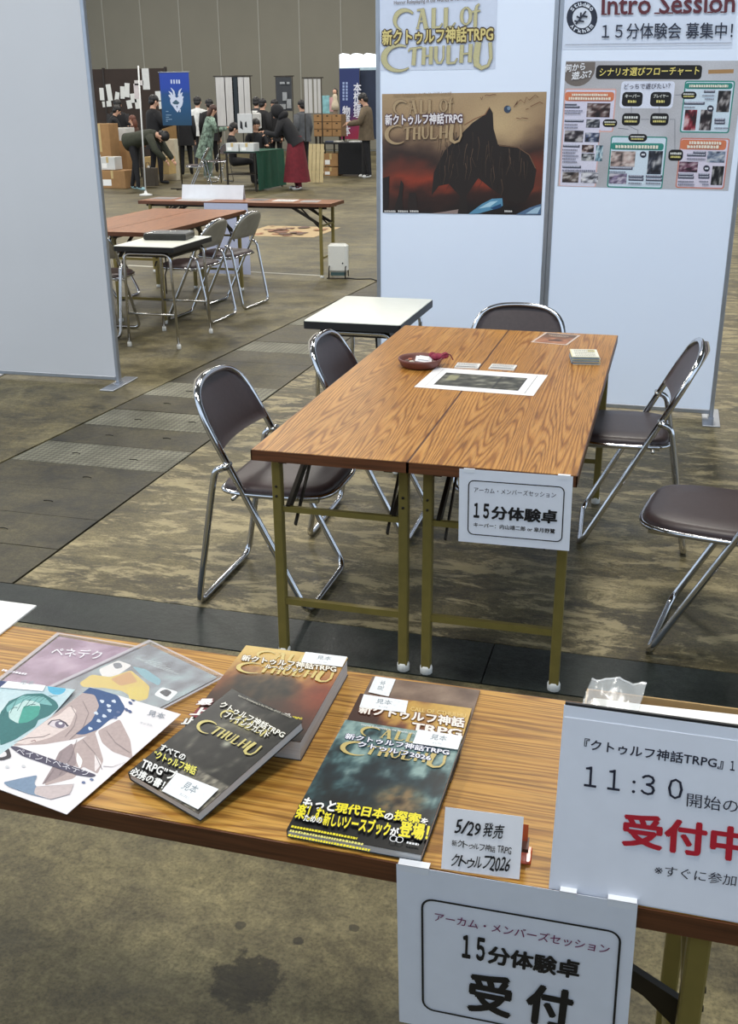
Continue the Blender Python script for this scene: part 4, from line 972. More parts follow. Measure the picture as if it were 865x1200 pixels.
for pts, cc in ((((450, 655), (520, 600), (570, 575), (622, 572), (625, 610), (580, 628), (500, 650)), (92, 146, 178)), (((500, 625), (560, 590), (600, 585), (560, 615)), (176, 212, 228)), (((560, 622), (615, 600), (618, 618), (580, 630)), (30, 70, 110)), (((260, 655), (330, 640), (400, 628), (395, 652)), (150, 130, 124)), (((690, 655), (760, 620), (828, 600), (828, 655)), (84, 110, 142)), (((740, 650), (790, 620), (825, 612), (800, 650)), (168, 196, 216))): s.poly(q(*pts), cc)
blob(s, q, 648, 121, 18, 19, (56, 70, 92)); blob(s, q, 655, 116, 9, 9, (120, 140, 160))
A = s.px(*q((28, 200))[0]); B = s.px(*q((422, 196))[0]); logo(s, A[0], A[1], B[0]-A[0], (178, 152, 116), (132, 108, 84), (240, 234, 234), (92, 66, 82), dv=(0, 1.1), subcol=(150, 124, 96))
for pts in (((512, 60), (518, 72), (524, 58)), ((534, 52), (545, 48), (560, 52), (575, 46), (592, 48)), ((682, 110), (700, 80), (690, 100), (715, 72), (735, 90), (745, 60), (760, 75), (790, 48), (806, 62)), ((742, 122), (756, 118)), ((765, 108), (790, 95), (812, 84), (828, 92)), ((694, 165), (715, 170), (722, 164), (752, 168))): s.stroke(q(*pts), .0028, (104, 62, 50), lay=s.let)
for x0, x1 in ((26, 82), (95, 145), (155, 200), (634, 672)):
    A = s.px(*q((x0, 642))[0]); B = s.px(*q((x1, 642))[0]); s.scribble(A[0], A[1], B[0], .010, (214, 210, 206), seed=x0)
s.done()
s = poster('title_sheet', 'white sheet with a round black emblem and red-brown title lettering, top right', (.468, 1.832), .800, .33, (214, 222, 238), ux=(1, 0, -.012))
q = crop(645, 0, 3.932)
EM = (34, 40, 58)
blob(s, q, 146, 82, 71, 77, EM, 28); blob(s, q, 146, 82, 44, 48, (222, 228, 240), 24)
for st, a0, a1, rr in (('Studio', 140, 40, 1), ('Arkham', 220, 320, -1)):
    for i, ch_ in enumerate(st):
        a = math.radians(a0+(a1-a0)*i/5); cx, cy = 146+57*math.cos(a), 82-62*math.sin(a)
        tx, ty = math.sin(a)*rr, math.cos(a)*rr; bx, by = math.cos(a)*rr, -math.sin(a)*rr
        s.text(ch_, *q((cx-tx*7-bx*8, cy-ty*7-by*8), (cx+tx*7-bx*8, cy+ty*7-by*8), (cx-tx*7+bx*8, cy-ty*7+by*8)), (222, 228, 240), .03)
for pts in (((118, 112), (140, 85), (165, 52)), ((140, 85), (122, 76)), ((140, 85), (142, 58)), ((150, 74), (172, 78)), ((132, 96), (156, 100)), ((128, 102), (112, 96))): s.stroke(q(*pts), .008, EM, lay=s.let)
s.text('Intro Session', *q((238, 68), (848, 56), (240, -22)), (96, 36, 46), .02)
for x in range(245, 850, 61): s.stroke(q((x-10, 66-(x-240)*.018), (x+16, 66-(x-240)*.018)), .006, (96, 36, 46), lay=s.let)
s.text('１５分体験会 募集中！', *q((238, 180), (838, 178), (240, 108)), (30, 38, 60), .012)
s.stroke(q((70, 206), (835, 197)), .003, (150, 156, 172), lay=s.let); s.done()
# flowchart poster
s = poster('flowchart_poster', 'grey flowchart poster with orange and teal boxes on the right panel', (.482, 1.186), .842, .594, (188, 188, 192), ux=(1, 0, -.014), y=YP)
q = crop(645, 0, 3.932)
def box_(x0, y0, x1, y1, col, r=.014, lay=None, edge=None):
    a = s.px(*q((x0, y1))[0]); b = s.px(*q((x1, y0))[0])
    if edge: s.rect(a[0]-.006, a[1]-.006, b[0]+.006, b[1]+.006, edge, r=r+.004, lay=lay)
    s.rect(a[0], a[1], b[0], b[1], col, r=r, lay=lay); return a[0], a[1], b[0], b[1]
s.grid(0, 0, .842, .594, 16, 12, lambda u, v: ramp3(.5+.8*fbm(u*3, v*3, 91), [(0, (176, 174, 178)), (1, (200, 200, 206))]))
s.poly(q(*([(45, 285), (208, 285)]+arc(122, 300, 86, 98, -10, -150, 10)+[(45, 345)])), (116, 106, 100))
s.text('何から', *q((68, 332), (160, 322), (70, 298)), (240, 240, 244), .03); s.text('遊ぶ？', *q((98, 368), (188, 358), (102, 332)), (240, 240, 244), .03)
box_(208, 300, 702, 365, (20, 16, 16), .016); s.text('シナリオ選びフローチャート', *q((226, 352), (684, 345), (230, 314)), (232, 214, 120), .02)
s.stroke(q((728, 331), (845, 328)), .018, (172, 132, 84))
TEAL = (52, 140, 128); ORG = (216, 126, 88)
box_(318, 375, 576, 498, (226, 230, 246), .016); s.text('どっちで遊びたい？', *q((340, 412), (552, 408), (342, 386)), (48, 50, 76), .01)
DKB = (18, 16, 18)
def dark(x0, y0, x1, y1, l1, l2, l3=None, c2=(226, 214, 130)):
    a = box_(x0, y0, x1, y1, DKB, .018); w, h = a[2]-a[0], a[3]-a[1]
    if l1: s.text(l1, (a[0]+w*.14, a[1]+h*.60), (a[2]-w*.14, a[1]+h*.60), (a[0]+w*.14, a[1]+h*.84), (236, 236, 230), .02, True)
    else: s.scribble(a[0]+w*.12, a[1]+h*.56, a[2]-w*.12, h*.2, (226, 226, 220), seed=int(x0))
    s.scribble(a[0]+w*.30 if l1 else a[0]+w*.16, a[1]+h*.26, a[2]-w*(.30 if l1 else .16), h*.18, c2, seed=int(y0))
box_(60, 415, 300, 600, (212, 212, 232), .006, edge=(222, 170, 158)); box_(44, 590, 226, 855, (222, 218, 234), .006, edge=(222, 180, 176)); box_(60, 415, 300, 596, (220, 216, 234), .006)
box_(66, 424, 296, 466, ORG, .014); box_(266, 636, 534, 858, (214, 228, 240), .008, edge=TEAL); box_(278, 661, 524, 689, TEAL, .012)
box_(602, 378, 846, 605, (212, 226, 238), .008, edge=TEAL); box_(620, 382, 842, 410, TEAL, .012); box_(582, 644, 822, 860, (222, 214, 230), .008, edge=(206, 130, 112)); box_(598, 646, 814, 688, ORG, .014)
for x0, y0, x1, y1 in ((100, 432, 265, 442), (85, 448, 280, 460), (300, 670, 500, 682), (640, 390, 820, 402), (640, 652, 790, 664), (630, 670, 780, 682)):
    a = s.px(*q((x0, y1))[0]); b = s.px(*q((x1, y0))[0]); s.scribble(a[0], a[1], b[0], b[1]-a[1], (240, 232, 214), seed=x0)
dark(328, 424, 428, 490, 'キーパー', ''); dark(458, 424, 560, 490, 'プレイヤー', ''); dark(328, 522, 416, 578, None, ''); dark(458, 522, 548, 578, None, '')
for a_ in ((374, 492, 374, 520), (502, 492, 502, 520), (418, 550, 456, 550), (550, 550, 574, 550), (574, 550, 574, 690), (360, 580, 404, 600), (404, 600, 404, 618), (312, 590, 360, 596), (576, 438, 606, 436)): s.stroke(q(a_[:2], a_[2:]), .003, (140, 142, 150))
dark(240, 550, 310, 585, None, '', c2=(226, 214, 130)); dark(358, 618, 448, 652, None, ''); dark(602, 422, 676, 456, None, ''); dark(542, 690, 614, 740, None, '')
pics = [(166, 476, 278, 540, (70, 42, 40)), (164, 550, 230, 588, (62, 66, 76)), (64, 602, 154, 654, (66, 58, 66)), (158, 612, 228, 654, (76, 88, 122)), (144, 668, 202, 702, (92, 62, 56)), (142, 708, 204, 740, (150, 152, 156)), (206, 670, 244, 742, (126, 168, 186)), (54, 794, 132, 840, (92, 78, 72)), (140, 794, 222, 842, (206, 204, 214)),
        (276, 698, 394, 766, (186, 160, 152)), (444, 696, 520, 802, (50, 54, 68)), (268, 800, 354, 846, (140, 126, 156)), (764, 418, 834, 516, (40, 32, 34)), (612, 506, 678, 600, (150, 40, 54)), (684, 506, 750, 600, (42, 30, 34)), (720, 698, 808, 748, (110, 124, 148)), (590, 746, 682, 792, (92, 44, 68)), (738, 766, 802, 852, (26, 26, 28))]
for k, (x0, y0, x1, y1, cc) in enumerate(pics):
    a = s.px(*q((x0, y1))[0]); b = s.px(*q((x1, y0))[0])
    s.grid(a[0], a[1], b[0], b[1], 9, 8, lambda u, v, cc=cc, k=k: ramp3(.5+1.1*fbm(u*3, v*3, k*3.1), [(0, lerp(cc, (10, 10, 14), .75)), (.5, cc), (1, lerp(cc, (240, 236, 232), .7))]))
for x0, y0, x1, y1 in ((66, 478, 122, 486), (66, 489, 136, 498), (66, 552, 154, 562), (58, 668, 136, 678), (56, 764, 142, 774), (272, 770, 380, 780), (360, 808, 430, 818), (360, 822, 430, 832), (440, 808, 516, 818), (440, 824, 516, 834), (708, 416, 760, 428), (616, 470, 712, 482), (756, 546, 806, 558), (756, 560, 806, 572), (658, 698, 718, 708), (630, 710, 718, 720), (588, 800, 660, 810), (588, 812, 662, 822), (682, 800, 734, 810), (682, 812, 734, 822)):
    a = s.px(*q((x0, y1))[0]); b = s.px(*q((x1, y0))[0]); s.rect(a[0], a[1], b[0], b[1], (84, 86, 104)); s.scribble(a[0]+.004, a[1]+.006, b[0]-.004, (b[1]-a[1])*.6, (190, 192, 206), seed=x0)
for x0, x1, y in ((66, 150, 510), (66, 140, 522), (66, 126, 574), (66, 130, 588), (56, 128, 690), (56, 116, 704), (56, 130, 718), (56, 118, 732), (56, 126, 746), (56, 210, 786), (272, 350, 792), (360, 420, 844), (440, 510, 844), (700, 756, 440), (712, 756, 456), (616, 670, 494), (756, 826, 590), (630, 716, 732), (588, 660, 836), (588, 664, 850), (686, 732, 836), (700, 732, 850)):
    a = s.px(*q((x0, y+3))[0]); b = s.px(*q((x1, y-3))[0]); s.scribble(a[0], a[1], b[0], b[1]-a[1], (128, 130, 148), seed=y)
for cx, cy in ((428, 712), (738, 500), (720, 776)): blob(s, q, cx, cy, 15, 15, (52, 54, 70)); s.stroke(q((cx-8, cy), (cx+8, cy)), .008, (226, 228, 236), lay=s.let)
s.done()

# ================================================================== THE HALL BEHIND
def bgbox(name, label, cat, x0, y0, x1, y1, Y, depth, m, group=None, extra=None):
    """a carton or block whose front face at distance Y covers the pixel rectangle; stands where its foot is"""
    A, B = atY(x0, y1, Y), atY(x1, y0, Y); z0 = max(A.z, 0); b = MB()
    b.box((0, 0, 0), (B.x-A.x, depth, B.z-z0), .006); t = thing(name, label, cat, (A.x, Y, z0), 0, group)
    b.build('body', m, t)
    if extra: extra(t, B.x-A.x, depth, B.z-z0)
    return t
def carton_tape(t, w, d, h):
    b = MB(); b.box((w/2-.025, -.0015, h*.55), (w/2+.025, 0, h)); b.box((w/2-.025, -.0015, h), (w/2+.025, d, h+.0015)); b.build('packing_tape', mat('packing_tape', (196, 172, 120), .3, noise=.05), t)
    b = MB(); b.box((w*.12, -.002, h*.15), (w*.45, 0, h*.5)); b.build('paper_label', mat('white_card', (244, 242, 238)), t)
KRA = mat('carton_brown', (160, 122, 80), .8, noise=.1, nscale=8); WHC = mat('carton_white', (206, 206, 204), .7, noise=.05, nscale=8)

# ---- people
SKINM = mat('skin', (206, 160, 134), .55, noise=.05, nscale=12)
def pm(name, rgb): return mat('cloth_'+name, rgb, .85, noise=.18, nscale=14, bump=.2)
HAIRS = {'black': mat('hair_black', (28, 24, 24), .5, noise=.2, nscale=40, stretch=(1, 1, .1)), 'brown': mat('hair_brown', (74, 48, 40), .5, noise=.2, nscale=40), 'red': mat('hair_red', (104, 60, 44), .5, noise=.2, nscale=40)}
def person(label, loc, face, top, bottom, hair='black', H=1.68, lean=0.0, arms=(('down',), ('down',)), sit=False, shoes=(220, 218, 214), coat=None, skirt=None, longhair=False, hood=None, headdown=.2, stride=.06, bag=None, group='people in the hall behind'):
    """one continuous skinned body; faces local +y, turned by face (0 = away from the camera along +y)"""
    k = H/1.70; root = thing('person', label, 'person', loc, face, group)
    hip = .47 if sit else .93
    Rl = Matrix.Rotation(-lean, 4, 'X'); Pv = V((0, 0, hip))
    def U(x, y, z): return Pv + (Rl @ V((x, y, z-.93)))
    J = {}; E = []; R_ = {}; Z = {}
    def J_(n, p, r, z): J[n] = V(p); R_[n] = r; Z[n] = z
    J_('pel', Pv, .135, 'b'); J_('wai', U(0, .0, 1.06), .128, 't'); J_('che', U(0, .0, 1.27), .145, 't'); J_('nek', U(0, -.005, 1.43), .062, 't')
    Hd = Matrix.Rotation(-headdown, 4, 'X')
    def HP(x, y, z): return U(0, .0, 1.46) + (Rl @ (Hd @ V((x, y, z))))
    J_('nk2', HP(0, .005, .02), .052, 's'); J_('hd1', HP(0, .018, .10), .078, 's'); J_('hd2', HP(0, .012, .165), .086, 's'); J_('hd3', HP(0, .004, .215), .062, 's')
    J_('chn', HP(0, .062, .075), .040, 's')
    E += [('pel', 'wai'), ('wai', 'che'), ('che', 'nek'), ('nek', 'nk2'), ('nk2', 'hd1'), ('hd1', 'hd2'), ('hd2', 'hd3'), ('hd1', 'chn')]
    hands = []
    for sx, n, a in ((-1, 'L', arms[0]), (1, 'R', arms[1])):
        sh = U(sx*.175, 0, 1.385)
        if a[0] == 'down': el = sh+V((sx*.05, -.02, -.28)); wr = el+V((sx*.0, .06, -.25))
        elif a[0] == 'fwd': el = sh+V((sx*.05, .10, -.26)); wr = el+V((-sx*.06, .23, .05+(a[1] if len(a) > 1 else 0)))
        elif a[0] == 'low': el = sh+V((sx*.04, .12, -.25)); wr = el+V((-sx*.05, .16, -.18))
        elif a[0] == 'up': el = sh+V((sx*.04, .20, -.16)); wr = el+V((-sx*.08, .12, .21))
        J_('sh'+n, sh, .066, 't'); J_('el'+n, el, .050, 't'); J_('wr'+n, wr, .034, 't'); d = (wr-el).normalized(); J_('pa'+n, wr+d*.075, .032, 's')
        E += [('che', 'sh'+n), ('sh'+n, 'el'+n), ('el'+n, 'wr'+n), ('wr'+n, 'pa'+n)]; hands.append((wr+d*.075, d, sx))
        if sit: kn = V((sx*.10, .42, .47)); an = V((sx*.11, .44, .09)); hp = V((sx*.09, .02, .47))
        else: st = stride*sx; hp = V((sx*.088, 0, .88)); kn = V((sx*.10, .015+st*.5, .49)); an = V((sx*.105, -.03+st, .09))
        J_('hp'+n, hp, .098, 'b'); J_('kn'+n, kn, .066, 'b'); J_('an'+n, an, .046, 'b'); J_('he'+n, an+V((0, -.01, -.045)), .040, 'f'); J_('to'+n, an+V((sx*.02, .17, -.058)), .032, 'f')
        E += [('pel', 'hp'+n), ('hp'+n, 'kn'+n), ('kn'+n, 'an'+n), ('an'+n, 'he'+n), ('he'+n, 'to'+n)]
    names = list(J); idx = {n: i for i, n in enumerate(names)}
    me = bpy.data.meshes.new('body_skeleton'); me.from_pydata([J[n] for n in names], [(idx[a], idx[b]) for a, b in E], [])
    ob = bpy.data.objects.new('body_skeleton', me); COL.objects.link(ob)
    sk = ob.modifiers.new('skin', 'SKIN'); sk.use_smooth_shade = True
    if not me.skin_vertices: me.attributes.new
    lay = me.skin_vertices[0].data if me.skin_vertices else None
    if lay is None: raise RuntimeError('no skin layer')
    for i, n in enumerate(names): lay[i].radius = (R_[n], R_[n]); lay[i].use_root = (n == 'pel')
    for n in ('pel', 'wai', 'che'): lay[idx[n]].radius = (R_[n]*1.12, R_[n]*.80)
    sb = ob.modifiers.new('sub', 'SUBSURF'); sb.levels = 1; sb.render_levels = 1
    dg = bpy.context.evaluated_depsgraph_get(); bm_ = bpy.data.meshes.new_from_object(ob.evaluated_get(dg)); bpy.data.objects.remove(ob); bpy.data.meshes.remove(me)
    # fingers join the same mesh
    mb = MB()
    for p, d, sx in hands:
        side = d.cross(V((0, 0, 1))); side = side.normalized() if side.length > .1 else V((1, 0, 0)); nn = side.cross(d).normalized()
        for i in range(4):
            o = p+side*(-.027+.018*i)+d*.012; l = (.062, .075, .070, .055)[i]
            mb.tube([o, o+d*l*.5-nn*.006, o+d*l-nn*.028], .009, 5, rads=[.010, .009, .006])
        o = p-side*.03*sx-d*.03; mb.tube([o, o-side*.022*sx+d*.03, o-side*.018*sx+d*.062], .01, 5, rads=[.012, .010, .007])
    nv = len(bm_.vertices); verts = [v.co.copy() for v in bm_.vertices]+[V(v) for v in mb.v]; faces = [tuple(p.vertices) for p in bm_.polygons]+[tuple(i+nv for i in f) for f in mb.f]
    zs = []
    seg = [(J[a], J[b], Z[b] if Z[a] != 's' else 's') for a, b in E]
    for f in faces:
        c = sum((verts[i] for i in f), V())/len(f)
        if f[0] >= nv: zs.append('s'); continue
        best = None
        for n in names:
            dd = (c-J[n]).length-R_[n]
            if best is None or dd < best[0]: best = (dd, Z[n])
        zs.append(best[1])
    bpy.data.meshes.remove(bm_)
    m2 = bpy.data.meshes.new('body'); m2.from_pydata([v*k for v in verts], [], faces)
    order = {'s': 0, 't': 1, 'b': 2, 'f': 3}
    for mm in (SKINM, pm('%d_%d_%d' % top, top), pm('%d_%d_%d' % bottom, bottom), pm('shoe_%d_%d_%d' % shoes, shoes)): m2.materials.append(mm)
    m2.polygons.foreach_set('material_index', [order[z] for z in zs]); m2.polygons.foreach_set('use_smooth', [True]*len(faces)); m2.update()
    body = part('body', m2, root)
    hr = (Rl @ Hd).to_3x3()
    def hp(x, y, z): return tuple(HP(x, y, z)*k)
    hm = HAIRS[hair]
    b = MB(); b.ell(hp(0, -.018, .175), .098*k, .102*k, .092*k, rot=hr)
    if longhair: b.ell(hp(0, -.06, .06), .088*k, .06*k, .15*k, rot=hr)
    else: b.ell(hp(0, -.05, .115), .084*k, .06*k, .075*k, rot=hr)
    b.build('hair', hm, root)
    for sx in (-1, 1):
        b = MB(); b.ell(hp(sx*.032, .098, .135), .011*k, .006*k, .006*k, 8, 5, rot=hr); b.build('eye', mat('eye_dark', (30, 24, 22), .3, noise=.05), root)
        b = MB(); b.ell(hp(sx*.088, .0, .125), .010*k, .02*k, .03*k, 8, 5, rot=hr); b.build('ear', SKINM, root)
    b = MB(); b.ell(hp(0, .108, .108), .012*k, .016*k, .018*k, 8, 5, rot=hr); b.build('nose', SKINM, root)
    b = MB(); b.ell(hp(0, .098, .072), .022*k, .006*k, .005*k, 8, 5, rot=hr); b.build('mouth', mat('lip', (160, 92, 84), .5, noise=.05), root)
    if hood:
        b = MB(); b.ell(hp(0, -.03, .14), .13*k, .13*k, .15*k, rot=hr); b.ell(hp(0, -.05, .0), .16*k, .12*k, .08*k, rot=hr); b.build('hood', pm('hood_%d_%d_%d' % hood, hood), root)
    if coat:            # loose jacket body, follows the lean
        b = MB(); N = 16; prof = [(1.44, .07, .06), (1.42, .16, .10), (1.36, .215, .125), (1.20, .205, .145), (1.02, .20, .15), (.86, .215, .165), (.80 if coat[1] == 0 else .80-coat[1], .225+coat[1]*.1, .175+coat[1]*.1)]
        vs = [U(rx*math.cos(2*math.pi*i/N), ry*math.sin(2*math.pi*i/N), z)*k for z, rx, ry in prof for i in range(N)]
        b.add(vs, [(r*N+i, r*N+(i+1) % N, r*N+N+(i+1) % N, r*N+N+i) for r in range(len(prof)-1) for i in range(N)]+[tuple(range(N))], True); b.build('coat', pm('coat_%d_%d_%d' % coat[0], coat[0]), root)
        for n in 'LR':
            b = MB(); b.tube([J['sh'+n]*k, J['el'+n]*k, J['wr'+n]*k], .07, 10, rads=[.082*k, .070*k, .052*k]); b.build('sleeve', pm('coat_%d_%d_%d' % coat[0], coat[0]), root)
    if skirt:
        b = MB(); N = 24; prof = [(1.04, .15, .12), (.93, .19, .16), (.6, .235, .205), (.16, .30, .27)]
        vs = []
        for z, rx, ry in prof:
            for i in range(N):
                a = 2*math.pi*i/N; w_ = 1+(.05 if z < .7 else .0)*math.cos(a*9); vs.append(V((rx*w_*math.cos(a), ry*w_*math.sin(a), z))*k)
        b.add(vs, [(r*N+i, r*N+(i+1) % N, r*N+N+(i+1) % N, r*N+N+i) for r in range(3) for i in range(N)], True); b.build('skirt', pm('skirt_%d_%d_%d' % skirt, skirt), root)
    if bag:
        b = MB(); b.box((-.13*k, -.29*k, 1.02*k), (.13*k, -.15*k, 1.40*k), .03); b.build('backpack', pm('bag_%d_%d_%d' % bag, bag), root)
    return root
BK = (26, 25, 28); DG = (54, 54, 58); NV = (34, 36, 48)
mat('cloth_coat_170_184_172', (120, 140, 126), .85, noise=.85, nscale=16, bump=.2)
def gx(px, Y): return atY(px, 118, Y).x
def stand(px, Y): return (gx(px, Y), Y, 0)
FL, FR_, FC, FA = math.pi/2, -math.pi/2, math.pi, 0.0     # facing left, right, the camera, away
person('person in a dark olive coat bending down over boxes, white-soled shoes', stand(152, 17.0), FR_, (52, 54, 44), BK, lean=1.35, arms=(('low',), ('low',)), coat=((54, 56, 44), .0), shoes=(150, 186, 192), headdown=.5, stride=.12)
person('standing person in a long black coat behind the white pole', stand(178, 18.6), -.7, BK, BK, coat=(BK, .12), headdown=.35, arms=(('fwd',), ('fwd',)), H=1.74, shoes=(40, 40, 42))
person('person with long dark hair standing in front of the pinned papers', stand(137, 21.5), .3, BK, BK, longhair=True, coat=(BK, .1), H=1.66, shoes=(40, 40, 42))
person('shorter person with reddish hair beside the pinned papers', stand(154, 19.45), FL, (88, 62, 54), BK, hair='red', H=1.34, longhair=True, shoes=(60, 50, 46))
person('person in black stooping at the far left by the grey panel', stand(124, 20.8), -.9, BK, BK, lean=.35, H=1.58, arms=(('fwd',), ('fwd',)), shoes=(40, 40, 42))
person('person in black trousers standing behind the blue banner', stand(214, 21.5), .4, BK, BK, H=1.60, coat=(BK, .1), shoes=(30, 30, 32))
person('person wearing a white and green patterned robe', stand(240, 20.2), FR_+.5, (150, 168, 152), (112, 128, 116), hair='brown', lean=.25, arms=(('fwd',), ('fwd',)), coat=((170, 184, 172), .35), H=1.56, longhair=True)
person('person in a white shirt behind the patterned robe', stand(231, 23.5), .2, (214, 214, 212), DG, H=1.72, coat=((214, 214, 212), 0.0))
person('person in a black jacket left of the white scrolls', stand(245, 22.4), FA+.5, BK, BK, H=1.66, coat=(BK, .05), shoes=(40, 40, 42))
person('seated person in black with a white scarf below the scrolls', stand(269, 18.6), FR_+.6, BK, BK, sit=True, H=1.66, arms=(('fwd',), ('fwd',)), headdown=.5, coat=None, shoes=(40, 40, 42))
person('person with a white rucksack standing behind the green table', stand(300, 23.6), FA, DG, DG, H=1.70, bag=(206, 206, 202), coat=(DG, 0.0))
person('person in a dark coat with a pale shoulder bag, beside the white rucksack', stand(307, 22.6), FA-.4, BK, BK, H=1.66, bag=(196, 194, 190), coat=(BK, .08), shoes=(40, 40, 42))
person('long-haired person in dark clothes left of the grey tapestry', stand(322, 23.8), FC-.3, BK, BK, H=1.64, longhair=True, coat=(BK, .1), shoes=(40, 40, 42))
person('seller in dark clothes sitting behind the green table', stand(298, 19.8), FC+.6, BK, BK, sit=True, H=1.72, arms=(('fwd',), ('fwd',)), headdown=.3, shoes=(40, 40, 42))
person('woman in a black hood and long dark red skirt leaning over the green table', stand(345, 17.6), FL+.1, BK, (96, 26, 36), lean=.55, arms=(('fwd',), ('fwd', -.05)), hood=BK, coat=(BK, -.05), skirt=(104, 24, 36), H=1.62, shoes=(206, 204, 200))
person('person in a grey jacket right of the red-skirted woman', stand(354, 22.0), FL-.5, DG, NV, H=1.62, coat=((82, 84, 88), .03), hair='black', shoes=(60, 60, 62))
person('man in a brown jacket looking down at the black-clothed table', stand(429, 21.1), FL+.1, (96, 82, 66), BK, H=1.76, coat=((98, 84, 66), .03), headdown=.55, arms=(('fwd', -.08), ('fwd', -.05)), shoes=(222, 222, 220))

# ---- dark booth wall with pinned papers
A, B = atY(104, 78, 24), atY(193, 78, 24)
t = thing('booth_wall', 'tall dark brown booth wall at the far left, papers pinned on it', 'booth wall', (A.x-1.2, 24, 0))
b = MB(); b.box((0, 0, 0), (B.x-A.x+1.2, .05, 2.42)); b.build('board', mat('booth_brown', (48, 36, 30), .8, noise=.15, nscale=3), t)
for x in (0, 1.6, B.x-A.x+1.2): b = MB(); b.box((x-.025, -.02, 0), (x+.025, .07, 2.45), .005); b.build('post', mat('booth_post', (40, 32, 28), .6, noise=.1), t)
rnd = random.Random(12)
slips = sorted(((116, 103, .13, .30), (125, 99, .14, .40), (133, 107, .12, .24), (140, 101, .12, .30), (144.5, 97, .14, .34), (153, 110, .16, .22), (149, 118, .14, .20), (158, 115, .15, .26), (120, 119, .26, .14), (182, 107, .16, .22), (186, 119, .14, .18), (130, 131, .22, .26)))
for (x, y, w_, h_), nth in zip(slips, ('leftmost', 'second', 'third', 'fourth', 'fifth', 'sixth', 'seventh', 'eighth', 'ninth', 'tenth', 'eleventh', 'rightmost')):
    P = atY(x, y, 23.985); s = Sheet('pinned_paper', (P.x, 23.985, P.z-h_), (1, 0, rnd.uniform(-.25, .25)), (0, 0, 1), w_, h_, '%s white paper slip%s pinned to the dark booth wall' % (nth, '' if 'most' in nth else ' from the left'), 'paper', 'paper slips on the booth wall', base=(212, 212, 208), thick=.002, dz=.00005)
    s.done()
# ---- blue banner on a stand
Yb = 17.3; A, B = atY(191, 147, Yb), atY(221, 85, Yb)
t = thing('banner_stand', 'blue hanging banner with a white horned emblem on a thin black stand', 'banner', ((A.x+B.x)/2, Yb, 0)); hw_ = (B.x-A.x)/2
b = MB(); b.tube([(.0, .03, .02), (.0, .03, B.z+.02)], .012, 8); b.build('post', BRACE, t)
b = MB(); b.tube([(-hw_-.02, .0, B.z+.01), (hw_+.02, 0, B.z+.01)], .010, 8); b.build('top_bar', mat('bar_grey', (150, 154, 160), .4, .5, noise=.05), t)
b = MB()
b.tube([(-.25, .03, .012), (.25, .03, .012)], .012, 6); b.build('foot', BRACE, t); b = MB(); b.tube([(0, -.22, .012), (0, .28, .012)], .012, 6); b.build('foot', BRACE, t)
b = MB(); b.box((-hw_, -.003, A.z), (hw_, .003, B.z)); b.build('cloth', mat('banner_blue', (26, 70, 140), .7, noise=.05), t)
s = Sheet('banner', (A.x, Yb-.003, A.z), (1, 0, 0), (0, 0, 1), B.x-A.x, B.z-A.z, '', '', obj=t, dz=.0003); s.let.z = .01
s.grid(0, 0, s.w, s.h, 4, 10, lambda u, v: ramp3(v, [(0, (22, 66, 96)), (.4, (24, 78, 124)), (.66, (26, 72, 132)), (.7, (28, 66, 164)), (1, (30, 64, 168))]))
q = crop(180, 75, 14.1); WH = (206, 214, 236)
s.poly(q((272, 600), (290, 545), (340, 520), (380, 560), (440, 515), (480, 550), (488, 620), (470, 690), (435, 740), (398, 800), (370, 770), (320, 700), (285, 660)), WH)
for pts in (((300, 560), (262, 520), (246, 515)), ((315, 540), (285, 480), (250, 450)), ((345, 530), (330, 450), (285, 392)), ((420, 530), (430, 450), (465, 402)), ((445, 540), (460, 495), (480, 470)), ((470, 560), (485, 545), (496, 540))): s.stroke(q(*pts), [.05, .035, .008], WH)
s.poly(q((310, 640), (370, 590), (430, 640), (400, 670), (340, 665)), (60, 90, 110)); s.poly(q((375, 690), (400, 690), (390, 740)), (40, 70, 110)); s.poly(q((430, 750), (450, 745), (448, 795), (430, 795)), WH)
for x in (285, 330, 375, 415): A2 = s.px(*q((x, 325))[0]); s.rect(A2[0], A2[1], A2[0]+.032, A2[1]+.07, (196, 206, 236))
for k, y in enumerate((790, 850, 885, 920, 950)): A2 = s.px(*q((210, y))[0]); s.scribble(A2[0], A2[1], A2[0]+(.05, .11, .07, .13, .04)[k], .014, (150, 180, 210), seed=k)
for L_ in (s.art, s.let): L_.v = [(x-hw_, -.003-z, y+A.z) for x, y, z in L_.v]; 
s.done()
# ---- leaning white pole with a cloth flag
P = G(171, 229); Q = atY(162, 77, P.y)
t = thing('flag_pole', 'thin white pole with narrow white cloth flags, left of the blue banner', 'flag', (P.x, P.y, 0))
b = MB(); b.tube([(0, 0, .02), (Q.x-P.x, 0, Q.z)], .014, 8); b.build('pole', mat('pole_white', (216, 216, 214), .5, noise=.05), t)
b = MB(); b.lathe([(.12, 0), (.12, .02), (.03, .04), (.02, .08)], n=14); b.build('base', mat('pole_white', (216, 216, 214)), t)
for x0, y0, x1, y1, cc in ((168, 80, 174, 105, (206, 206, 204)), (158, 94, 168, 100, (204, 198, 196)), (158, 98, 163, 116, (200, 190, 190))):
    A, B = atY(x0, y1, P.y), atY(x1, y0, P.y); b = MB(); b.box((A.x-P.x, -.006, A.z), (B.x-P.x, .002, B.z)); b.build('flag', mat('flag_%d' % cc[1], cc, .8, noise=.06), t)
